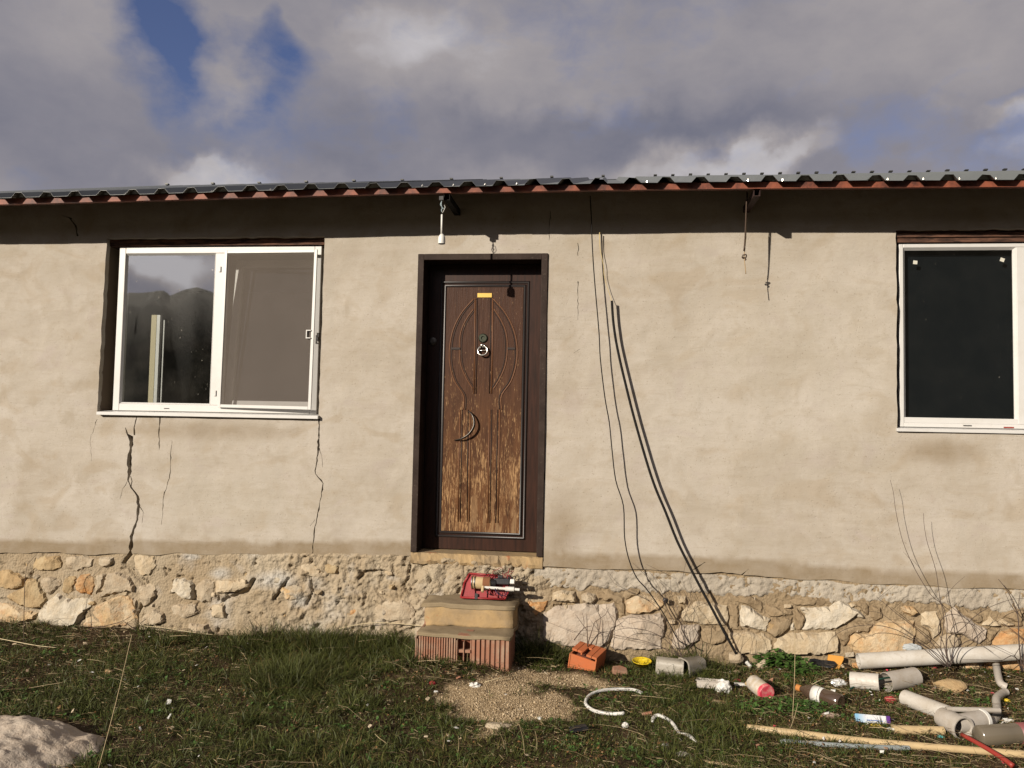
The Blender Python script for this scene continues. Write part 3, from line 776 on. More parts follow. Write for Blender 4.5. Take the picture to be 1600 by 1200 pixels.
# ---- windows
def window(x0, x1, z0, z1, y, name='window'):
    m = MB(); fw = .055
    return m
def frame_boxes(m, x0, x1, z0, z1, y0, y1, wd):
    m.box(x0, x0+wd, y0, y1, z0, z1); m.box(x1-wd, x1, y0, y1, z0, z1)
    m.box(x0+wd, x1-wd, y0, y1, z0, z0+wd); m.box(x0+wd, x1-wd, y0, y1, z1-wd, z1); return m
# left window
fx0 = W(182, 500, R1).x; fx1 = W(499, 500, R1).x; fz0 = W(330, 644, R1).z; fz1 = W(330, 385, R1).z
mx0 = W(333, 500, R1).x; mx1 = W(349, 500, R1).x
win = frame_boxes(MB(), fx0, fx1, fz0, fz1, R1, R1+.06, .05)
win.box(mx0, mx1, R1, R1+.06, fz0+.05, fz1-.05)
win = win.build('window', M_pvc, house, bevel=.004); win['label'] = 'two-part white window with a slightly open insect screen'
# sloped glazing bead ring
def bead(x0, x1, z0, z1, y, d=.016, wd=.012):
    m = MB(); V = []; F = []
    o = [(x0, z0), (x1, z0), (x1, z1), (x0, z1)]; i_ = [(x0+wd, z0+wd), (x1-wd, z0+wd), (x1-wd, z1-wd), (x0+wd, z1-wd)]
    V = [(a, y, b) for a, b in o]+[(a, y+d, b) for a, b in i_]
    return m.add(V, [(k, (k+1) % 4, 4+(k+1) % 4, 4+k) for k in range(4)])
def F_(px, py, Y): return W(px, py, Y)
lx0 = fx0+.05; lx1 = mx0; lz0 = fz0+.05; lz1 = fz1-.05
bead(lx0, lx1, lz0, lz1, R1+.001).build('glazing_bead', M_pvc, win)
MB().add([(lx0+.003, R1+.018, lz0+.003), (lx1-.003, R1+.018, lz0+.003), (lx1-.003, R1+.018, lz1-.003), (lx0+.003, R1+.018, lz1-.003)], [(0, 1, 2, 3)]).build('pane', M_glass, win)
# opening sash, tilted in at the top behind the screen
sx0 = mx1-.01; sx1 = fx1-.035; sz0 = fz0+.04; sz1 = fz1-.055
Mt = Matrix.Translation((0, R1+.075, sz0)) @ Matrix.Rotation(math.radians(-6), 4, 'X') @ Matrix.Translation((0, 0, -sz0))
m = MB()
for (a, b, c0, d) in ((sx0, sx0+.05, sz0, sz1), (sx1-.05, sx1, sz0, sz1), (sx0+.05, sx1-.05, sz0, sz0+.05), (sx0+.05, sx1-.05, sz1-.05, sz1)): m.box(a, b, 0, .05, c0, d, Mt)
sash = m.build('sash', M_pvc, win, bevel=.003)
MB().add([Mt @ Vector(q) for q in ((sx0+.05, .025, sz0+.05), (sx1-.05, .025, sz0+.05), (sx1-.05, .025, sz1-.05), (sx0+.05, .025, sz1-.05))], [(0, 1, 2, 3)]).build('pane', M_glass2, win)
# insect screen: slim frame hinged at the mullion, swung slightly out
qx0 = W(343.5, 500, R1-.01).x; qx1 = W(491, 500, R1-.02).x; qz0 = W(400, 637.5, R1-.02).z; qz1 = W(400, 391, R1-.02).z
Ms = Matrix.Translation((qx0, R1-.012, 0)) @ Matrix.Rotation(math.radians(-3.2), 4, 'Z') @ Matrix.Rotation(math.radians(.5), 4, 'Y') @ Matrix.Translation((-qx0, 0, 0))
m = MB(); wd = .022
for (a, b, c0, d) in ((qx0, qx0+wd, qz0, qz1), (qx1-wd, qx1, qz0, qz1), (qx0+wd, qx1-wd, qz0, qz0+wd), (qx0+wd, qx1-wd, qz1-wd, qz1)): m.box(a, b, -.012, 0, c0, d, Ms)
m.build('screen_frame', M_pvc, win, bevel=.002)
MB().add([Ms @ Vector(q) for q in ((qx0+wd-.002, -.006, qz0+wd-.002), (qx1-wd+.002, -.006, qz0+wd-.002), (qx1-wd+.002, -.006, qz1-wd+.002), (qx0+wd-.002, -.006, qz1-wd+.002))], [(0, 1, 2, 3)]).build('insect_mesh', M_screen, win)
m = MB(); zc = W(482, 521, 0).z
m.box(qx1-.055, qx1-.02, -.022, -.013, zc-.03, zc-.024, Ms); m.box(qx1-.055, qx1-.02, -.022, -.013, zc+.024, zc+.03, Ms); m.box(qx1-.055, qx1-.049, -.022, -.013, zc-.024, zc+.024, Ms)
m.build('screen_handle', M_pvc, win)
m = MB(); m.box(fx1-.008, fx1+.008, R1-.022, R1-.001, zc-.05, zc+.01); m.box(fx1-.004, fx1+.004, R1-.034, R1-.023, zc-.05, zc-.02); m.build('latch', M_chrome, win)
for zz in (W(342, 418, 0).z, W(340, 614, 0).z): MB().box(mx0+.03, mx0+.045, R1-.008, R1-.001, zz-.02, zz+.02).build('hinge', M_pvc, win)
MB().box(W(258, 600, R1).x, W(266, 600, R1).x, R1-.003, R1-.0005, fz0+.018, fz0+.024).build('drain_slot_cover', M_steel, win)
s1x0 = W(151, 648, -.03).x; s1x1 = W(497, 651, -.03).x
slz1 = fz0-.001; m = MB(); m.add([(s1x0, -.035, slz1-.034), (s1x1, -.035, slz1-.034), (s1x1, -.035, slz1-.012), (s1x0, -.035, slz1-.012),
   (s1x0, R1+.03, slz1-.034), (s1x1, R1+.03, slz1-.034), (s1x1, R1+.03, slz1), (s1x0, R1+.03, slz1)], [(0, 1, 2, 3), (3, 2, 6, 7), (0, 4, 5, 1), (0, 3, 7, 4), (1, 5, 6, 2)])
m.build('sill', M_pvc, win, bevel=.002)
MB().box(w1x0-.02, w1x1+.003, R1-.02, .2, fz1+.003, w1z1+.02).build('lintel', M_lintel, house)
# post and rod added behind the pane, set where the sun brightens them
YI = .17
M_creamwall = mat('cream_painted_edge', color=(.62, .54, .36), rough=.8)
m = MB(); a = W(234, 560, YI); b = W(242, 560, YI); m.box(a.x, b.x, YI, YI+.03, fz0, W(240, 492, YI).z); m.build('inner_post_edge', M_creamwall, house)
m = MB(); a = W(242.6, 560, YI); b = W(247.5, 560, YI); m.box(a.x, b.x, YI, YI+.03, fz0, W(240, 492, YI).z); m.build('inner_post', M_pvc, house)
m = MB(); a = W(254, 560, YI); m.box(a.x-.004, a.x+.004, YI, YI+.008, fz0, W(254, 500, YI).z); m.build('inner_rod', M_pvc, house)

# right window
gx0 = W(1405, 500, R2).x; gz0 = W(1500, 668.5, R2).z; gz1 = W(1500, 380, R2).z; gx1 = w2x1-.01
pm0 = W(1589, 500, R2).x
win2 = MB(); frame_boxes(win2, gx0, gx1, gz0, gz1, R2, R2+.06, .028)
win2.box(pm0, pm0+.11, R2, R2+.06, gz0+.028, gz1-.028)
win2 = win2.build('window', M_pvc, house, bevel=.004); win2['label'] = 'white window with a dark pane and two paper squares'
ix0 = gx0+.028; ix1 = pm0; iz0 = gz0+.028; iz1 = gz1-.028
bead(ix0, ix1, iz0, iz1, R2+.001, .018, .015).build('glazing_bead', M_pvc, win2)
MB().box(ix0, ix1, R2+.002, R2+.02, iz0, iz0+.035).build('sash_rail', M_pvc, win2)
def paneq(x0, x1, z0, z1, y, name, mm, par): return MB().add([(x0, y, z0), (x1, y, z0), (x1, y, z1), (x0, y, z1)], [(0, 1, 2, 3)]).build(name, mm, par)
paneq(ix0+.002, ix1-.002, iz0+.002, iz1-.002, R2+.022, 'pane', M_glass2, win2)
paneq(pm0+.112, gx1-.03, iz0+.002, iz1-.002, R2+.022, 'pane', M_glass2, win2)
MB().box(ix0, gx1-.03, R2+.08, R2+.09, iz0-.02, iz1+.02).build('pane_backing', M_backing, win2)  # dark board added behind the glass so the pane looks black
for (px, py), rot in (((1430, 410), .1), ((1566, 406), .35)):
    p = W(px, py, R2+.02); M_ = Matrix.Translation((p.x, R2+.0195, p.z)) @ Matrix.Rotation(rot, 4, 'Y')
    MB().box(-.013, .013, -.001, .001, -.012, .012, M_).build('paper_square', mat('paper', color=(.62, .60, .52), rough=.8), win2)
MB().box(W(1505, 660, R2).x, W(1518, 660, R2).x, R2-.003, R2-.0005, gz0+.012, gz0+.018).build('drain_slot_cover', M_steel, win2)
MB().box(W(1568, 660, R2).x, W(1584, 660, R2).x, R2-.002, R2-.0005, gz0+.004, gz0+.012).build('red_sticker', M_redstick, win2)
m = MB(); a0 = W(1402, 670, -.02).x; slz = gz0-.001
m.add([(a0, -.02, slz-.03), (w2x1+.02, -.02, slz-.03), (w2x1+.02, -.02, slz-.01), (a0, -.02, slz-.01), (a0, R2+.03, slz-.03), (w2x1+.02, R2+.03, slz-.03), (w2x1+.02, R2+.03, slz), (a0, R2+.03, slz)],
      [(0, 1, 2, 3), (3, 2, 6, 7), (0, 4, 5, 1), (0, 3, 7, 4), (1, 5, 6, 2)])
m.build('sill', M_pvc, win2, bevel=.002)
lz = w2z1+.02; h_ = (lz-gz1-.003)/3
for i in range(3): MB().box(w2x0-.003, w2x1+.003, .02+.012*((i+1) % 2), .2, gz1+.003+i*h_+.001, gz1+.003+(i+1)*h_-.003).build('lintel_board', M_lintel, house)

# ---- door
RD = .15
cz0 = dz0+.002
cx0 = P2(649, 600)[0]; cx1 = P2(853, 600)[0]; cw = .043; cz1 = P2(750, 397)[1]
m = MB(); m.box(cx0, cx0+cw, -.018, RD+.06, cz0, cz1); m.box(cx1-cw, cx1, -.018, RD+.06, cz0, cz1); m.box(cx0+cw, cx1-cw, -.018, RD+.06, cz1-cw, cz1)
m.build('door_frame', M_casing, house, bevel=.003)
lx0_, lx1_ = cx0+cw+.002, cx1-cw-.002
door = MB(); door.box(lx0_, lx1_, RD, RD+.05, cz0+.004, cz1-cw-.003)
door = door.build('door', M_doorwood, house, bevel=.002)
D0 = RD
def Dp(px, py, off=0.): p = W(px, py, RD-off); return (p.x, p.y, p.z)
# inner panel
a = W(695, 640, RD); b = W(815, 640, RD); zt = W(757, 449, RD).z; zb = W(750, 831, RD).z
pxa, pxb = W(694, 640, RD).x, W(814.5, 640, RD).x
MB().box(pxa, pxb, RD-.004, RD-.0005, zb, zt).build('door_panel', M_panel, door)
def rect_mould(x0, x1, z0, z1, r, off, name, mm=M_doorwood):
    m = MB(); pts = [(x0, z0), (x1, z0), (x1, z1), (x0, z1)]
    V = []; n = 8
    for (x, z), (sx, sz) in zip(pts, ((-1, -1), (1, -1), (1, 1), (-1, 1))):
        for k in range(n):
            th_ = math.pi*k/(n-1); q = math.cos(th_)*r; V.append((x+sx*q, RD-off-math.sin(th_)*r, z+sz*q))
    F = []
    for i in range(4):
        j = (i+1) % 4
        for k in range(n-1): F.append((i*n+k, j*n+k, j*n+k+1, i*n+k+1))
    return rawmesh(name, V, F, mm, door, smooth=True)
M_mould = mat('glossy_black_moulding', color=(.014, .009, .008), rough=.38, spec=.4)
rect_mould(pxa-.010, pxb+.010, zb-.010, zt+.010, .010, 0, 'moulding', M_mould)
rect_mould(pxa-.036, pxb+.036, zb-.036, zt+.036, .009, 0, 'moulding', M_mould)
M_beadw = mat('worn_bead_wood', color=(.15, .062, .024), rough=.55)
def arc(pts, r=.0042, mm=M_panel, sub=6, name='bead'): MB().tube([Dp(x, y, .004) for x, y in pts], r, 6, sub=sub).build(name, mm, door, smooth=True)
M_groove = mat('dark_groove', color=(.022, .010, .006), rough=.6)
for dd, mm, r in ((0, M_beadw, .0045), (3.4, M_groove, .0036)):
    arc([(740.6+dd, 467), (722+dd, 488), (709+dd, 513), (703+dd, 540), (703+dd, 568), (710+dd, 595), (724+dd, 618), (724+dd, 640)], r, mm)
    arc([(771-dd, 467), (789-dd, 488), (802-dd, 513), (808-dd, 540), (807-dd, 568), (799-dd, 595), (784-dd, 618), (784-dd, 640)], r, mm)
    arc([(740+dd, 483), (728+dd, 500), (720+dd, 520), (718+dd, 545), (720+dd, 570), (729+dd, 592), (739+dd, 608)], r*.9, mm)
    arc([(772-dd, 483), (783-dd, 500), (791-dd, 520), (793-dd, 545), (790-dd, 570), (781-dd, 592), (771-dd, 608)], r*.9, mm)
    arc([(742.5+dd, 466), (742+dd, 540), (740.5+dd, 615)], r, mm, 1); arc([(770-dd, 466), (769.6-dd, 540), (768-dd, 615)], r, mm, 1)
    arc([(719+dd, 640), (715.5+dd, 815)], r, mm, 1); arc([(735-dd, 640), (733-dd, 815)], r, mm, 1)
    arc([(765+dd, 640), (762+dd, 817)], r, mm, 1); arc([(781-dd, 640), (778-dd, 817)], r, mm, 1)
for (x0, x1) in ((705, 719), (793, 805)):
    a = Dp(x0, 543); b = Dp(x1, 546.5); MB().box(a[0], b[0], RD-.010, RD-.0045, b[2], a[2]).build('inlay_bar', M_groove, door)
a = Dp(746.5, 458); b = Dp(769, 465.3); np_ = MB().box(a[0], b[0], RD-.009, RD-.0045, b[2], a[2]).build('nameplate', M_brass, door, bevel=.002)
p = Dp(755, 528.5); MB().lathe([(.033, 0), (.033, .006), (.026, .011), (.014, .011), (.012, .004), (0.0, .004)], p[:1]+(RD-.004,)+p[2:], (0, -1, 0)).build('peephole', mat('aged_bronze', color=(.05, .055, .04), rough=.4, metal=.8), door, auto=.6)
p = Dp(676, 533.5); MB().lathe([(.030, 0), (.030, .005), (.022, .009), (.012, .009), (.011, .013), (0., .013)], (p[0], RD, p[2]), (0, -1, 0)).build('lock_cylinder', M_pewter, door, auto=.6)
# knocker: back plate, hinge shackle, ring
p = Dp(755, 541); m = MB(); m.lathe([(.017, 0), (.017, .010), (.010, .016), (0, .016)], (p[0], RD-.004, p[2]), (0, -1, 0), 16); m.build('knocker_mount', M_pewter, door, auto=.6)
c_ = Dp(755, 548.5); n = 30; m = MB(); pts = [(c_[0]+math.cos(a)*.034, RD-.026+.008*math.sin(a), c_[2]+math.sin(a)*.033) for a in np.linspace(math.pi*.62, math.pi*2.38, n)]
m.tube(pts, .0062, 8); m.tube([pts[0], (c_[0]-.012, RD-.022, c_[2]+.040), (c_[0]+.012, RD-.022, c_[2]+.040), pts[-1]], .0055, 8, sub=3)
m.tube([(c_[0]-.044, RD-.02, c_[2]+.002), (c_[0]+.044, RD-.02, c_[2]+.002)], .0035, 6)
m.build('knocker', M_chrome, door, smooth=True)
# bow handle
pts = [Dp(732, 642, .01), Dp(739, 650, .035), Dp(741, 664, .045), Dp(734, 677, .045), Dp(722, 685, .035), Dp(710, 688, .01)]
MB().tube(pts, [.004, .008, .010, .010, .008, .004], 10, sub=5, flat=.7).build('door_handle', M_pewter, door, smooth=True)
# threshold of tan cement
tx0 = P2(642, 870)[0]; tx1 = P2(848, 870)[0]; tz0 = P2(740, 881)[1]
V = []; F = []; xs = np.linspace(tx0, tx1, 40)
prof_ = [(RD+.1, dz0+.001), (.0, dz0-.002), (-.010, dz0-.010), (-.016, tz0+.010), (-.008, tz0-.010), (.06, tz0-.02)]
for i, x_ in enumerate(xs):
    for j, (y_, z_) in enumerate(prof_): V.append((x_, y_+random.gauss(0, .004), z_+(random.gauss(0, .005) if j > 1 else 0)))
n = len(prof_)
for i in range(len(xs)-1):
    for j in range(n-1): F.append((i*n+j, i*n+j+1, (i+1)*n+j+1, (i+1)*n+j))
F.append(tuple(range(n))[::-1]); F.append(tuple((len(xs)-1)*n+j for j in range(n)))
rawmesh('threshold', V, F, M_step, house)

# ---- plinth
def px_of_x(x): return np.interp(x, PXX, PXP)
PXP = np.arange(-400, 2100, 20.); PXX = np.array([W(p, 940).x for p in PXP])
hx = np.concatenate([np.arange(HX0, -4.75, .05), np.arange(-4.75, 2.95, .0085), np.arange(2.95, HX1, .05)])
hz = np.concatenate([np.arange(-.06, .0, .03), np.arange(0, .74, .0085)])
A, B = np.meshgrid(hx, hz, indexing='ij'); px_ = px_of_x(A)
top = zbot(A)+.028
B2 = np.minimum(B, top)
rightness = np.clip((px_-830)/40, 0, 1)
rgh = fbm(A, B2, 14, 5, 60, .6)-.5; lump = fbm(A, B2, 5, 3, 61)-.5; ridge = np.abs(fbm(A, B2, 24, 3, 62)-.5)
mid = np.clip((px_-380)/80, 0, 1)*(1-rightness)
calm = 1-.62*np.clip((430-px_)/120, 0, 1)
yoff = .004 - lump*.055*(1-rightness)*calm-rgh*(.035+.030*mid)*(1-.45*rightness)*calm-lump*.02*rightness+rightness*.012-(ridge*.05-.01)*mid
pit = fbm(A, B2, 30, 2, 66); yoff = yoff+np.clip(.30-pit, 0, 1)*.16*(1-rightness*.6)
yoff = yoff-.015*(1-rightness)*calm+.019*(1-calm)
edge = np.clip((top-B2-.0)/.03, 0, 1); yoff = yoff*edge+.022*(1-edge)
for gl, gw in (([(203, 866), (192, 880), (205, 895), (222, 912), (230, 930), (213, 960), (214, 990)], .008), ([(487, 872), (488, 890), (486, 905), (490, 925), (478, 945)], .006),
               ([(0, 902), (40, 905), (60, 912)], .005), ([(0, 936), (20, 938), (45, 950), (62, 953)], .006), ([(350, 938), (385, 925), (398, 905)], .012), ([(430, 935), (445, 915), (452, 903)], .007), ([(560, 905), (572, 892), (600, 893)], .006), ([(640, 885), (638, 905), (630, 915), (640, 930)], .006)):
    q_ = [P2(a_, b_) for a_, b_ in gl]; dd_ = np.full(A.shape, 9.)
    for (u0, v0), (u1, v1) in zip(q_[:-1], q_[1:]):
        L2_ = (u1-u0)**2+(v1-v0)**2; tt_ = np.clip(((A-u0)*(u1-u0)+(B2-v0)*(v1-v0))/L2_, 0, 1); dd_ = np.minimum(dd_, np.hypot(A-u0-tt_*(u1-u0), B2-v0-tt_*(v1-v0)))
    yoff = yoff+.055*np.exp(-((dd_+(rgh*.008))/gw)**2)
yoff = np.minimum(yoff, .038)
grey = np.clip(fbm(A, B2, 4.5, 4, 88)*2.6-1.55, 0, 1)*(1-rightness)*np.clip((px_-250)/80, 0, 1)
for (gpx, gpy, rx, ry) in ((340, 897, 22, 10), (432, 905, 34, 14), (300, 870, 14, 5), (470, 940, 22, 12)):
    x0_, z0_ = P2(gpx, gpy); grey = np.maximum(grey, np.clip(1.2-np.hypot((A-x0_)/(rx*.0046), (B2-z0_)/(ry*.0046))+lump*1.5, 0, 1)*.85)
brown = rightness*.85+np.clip(fbm(A, B2, 3, 3, 99)*2.2-1.1, 0, 1)*(1-rightness)*.4+.45*(1-calm)
idx = np.arange(A.size).reshape(A.shape)
Q = np.stack([idx[:-1, :-1], idx[1:, :-1], idx[1:, 1:], idx[:-1, 1:]], -1).reshape(-1, 4)
VV = np.stack([A.ravel(), yoff.ravel(), B2.ravel()], -1)
me_keep = (B2[:-1, 1:] > B2[:-1, :-1]+1e-5).ravel() | (B2[1:, 1:] > B2[1:, :-1]+1e-5).ravel()
plinth = fastmesh('stone_plinth', VV, Q[me_keep], M_rubble, {'grey': grey.ravel(), 'brown': brown.ravel()})
plinth.parent = house; plinth.location = (.5, 0, 0)
# concrete footing band on the right
bxs = np.arange(P2(835, 900)[0], HX1, .011); bzs = np.linspace(0, 1, 16)
topz = np.interp(bxs, [P2(835, 0)[0], P2(850, 0)[0], P2(1100, 0)[0], P2(1350, 0)[0], P2(1600, 0)[0], 5.3], [P2(835, 888)[1], P2(850, 888)[1], P2(1100, 900)[1], P2(1350, 915)[1], P2(1600, 923)[1], P2(1600, 923)[1]])
botz = np.interp(bxs, [P2(835, 0)[0], P2(1000, 0)[0], P2(1250, 0)[0], P2(1400, 0)[0], P2(1600, 0)[0], 5.3], [P2(835, 918)[1], P2(1000, 924)[1], P2(1250, 935)[1], P2(1400, 945)[1], P2(1600, 957)[1], P2(1600, 957)[1]])
botz = botz+(fbm(bxs, bxs*0, 13, 5, 70, .75)-.5)*.09; topz = topz+(fbm(bxs, bxs*0+4, 9, 4, 71)-.5)*.022+.012
A = np.repeat(bxs[:, None], 16, 1); B = botz[:, None]*(1-bzs)+topz[:, None]*bzs
bulge = np.clip(np.minimum(bzs, 1-bzs)*9, 0, 1)**.5
Yb = .02-bulge[None, :]*(.013+.014*(fbm(A, B, 6, 3, 72)-.5))-(fbm(A, B, 30, 4, 73, .7)-.5)*.030*bulge[None, :]+np.clip(.33-fbm(A, B, 45, 2, 74), 0, 1)*.10
idx = np.arange(A.size).reshape(A.shape)
Q = np.stack([idx[:-1, :-1], idx[1:, :-1], idx[1:, 1:], idx[:-1, 1:]], -1).reshape(-1, 4)
fb = fastmesh('footing_band', np.stack([A.ravel(), Yb.ravel(), B.ravel()], -1), Q, M_band); fb.parent = house; fb.location = (.5, 0, 0)
# stones
def stone(poly, col, dep=.03, parent=None, seed=0):
    P_ = np.array([P2(a, b) for a, b in poly]); P_ = [tuple(q) for q in P_.mean(0)+(P_-P_.mean(0))*1.035]
    lp = []
    for i in range(len(P_)):
        a = np.array(P_[i]); b = np.array(P_[(i+1) % len(P_)]); n = max(1, int(np.hypot(*(b-a))/.022))
        for k in range(n): lp.append(tuple(a+(b-a)*k/n+(rng.normal(0, .0028, 2) if k else 0)))
    arr = np.array(lp); x0, z0 = arr.min(0); x1, z1 = arr.max(0); st = max(.014, (x1-x0)/22)
    gx_, gz_ = np.meshgrid(np.arange(x0, x1, st), np.arange(z0, z1, st)); gx_ = gx_.ravel()+rng.normal(0, st*.22, gx_.size); gz_ = gz_.ravel()+rng.normal(0, st*.22, gz_.size)
    k = inpoly(gx_, gz_, lp) & (edgedist(gx_, gz_, lp) > st*.45)
    Pp, Tt = cdt(list(zip(gx_[k], gz_[k])), [lp]); cc_ = Pp[Tt].mean(1); Tt = oriented(Tt[inpoly(cc_[:, 0], cc_[:, 1], lp)], Pp)
    X_, Z_ = Pp[:, 0], Pp[:, 1]; d = edgedist(X_, Z_, lp)
    dome = np.clip(d/.014, 0, 1)**.5
    ns = fbm(X_, Z_, 8, 4, 200+seed, .55)-.5
    # broken facets: max over a few random planes
    fac = np.full(len(X_), -1e9); cx_, cz_ = X_.mean(), Z_.mean()
    rs = np.random.default_rng(seed+5)
    pl_ = np.array([rs.normal(0, .16, 2) for _ in range(5)]); of = rs.uniform(0, .012, 5)
    fac = np.min(np.stack([(X_-cx_)*a+(Z_-cz_)*b+o_ for (a, b), o_ in zip(pl_, of)]), 0)
    y = .012-dome*(dep+ns*.035)-np.clip(fac, -.03, .03)*dome*.8
    y = np.minimum(y, .01)
    y = np.where(d < 1e-4, .022, y)
    return rawmesh('stone', np.stack([X_, y, Z_], -1), Tt, MS[col], parent, origin=(cx_, 0, Z_.min()))
def cv(ox, oy, s_, L): return [(ox+a/s_, oy+b/s_) for a, b in L]
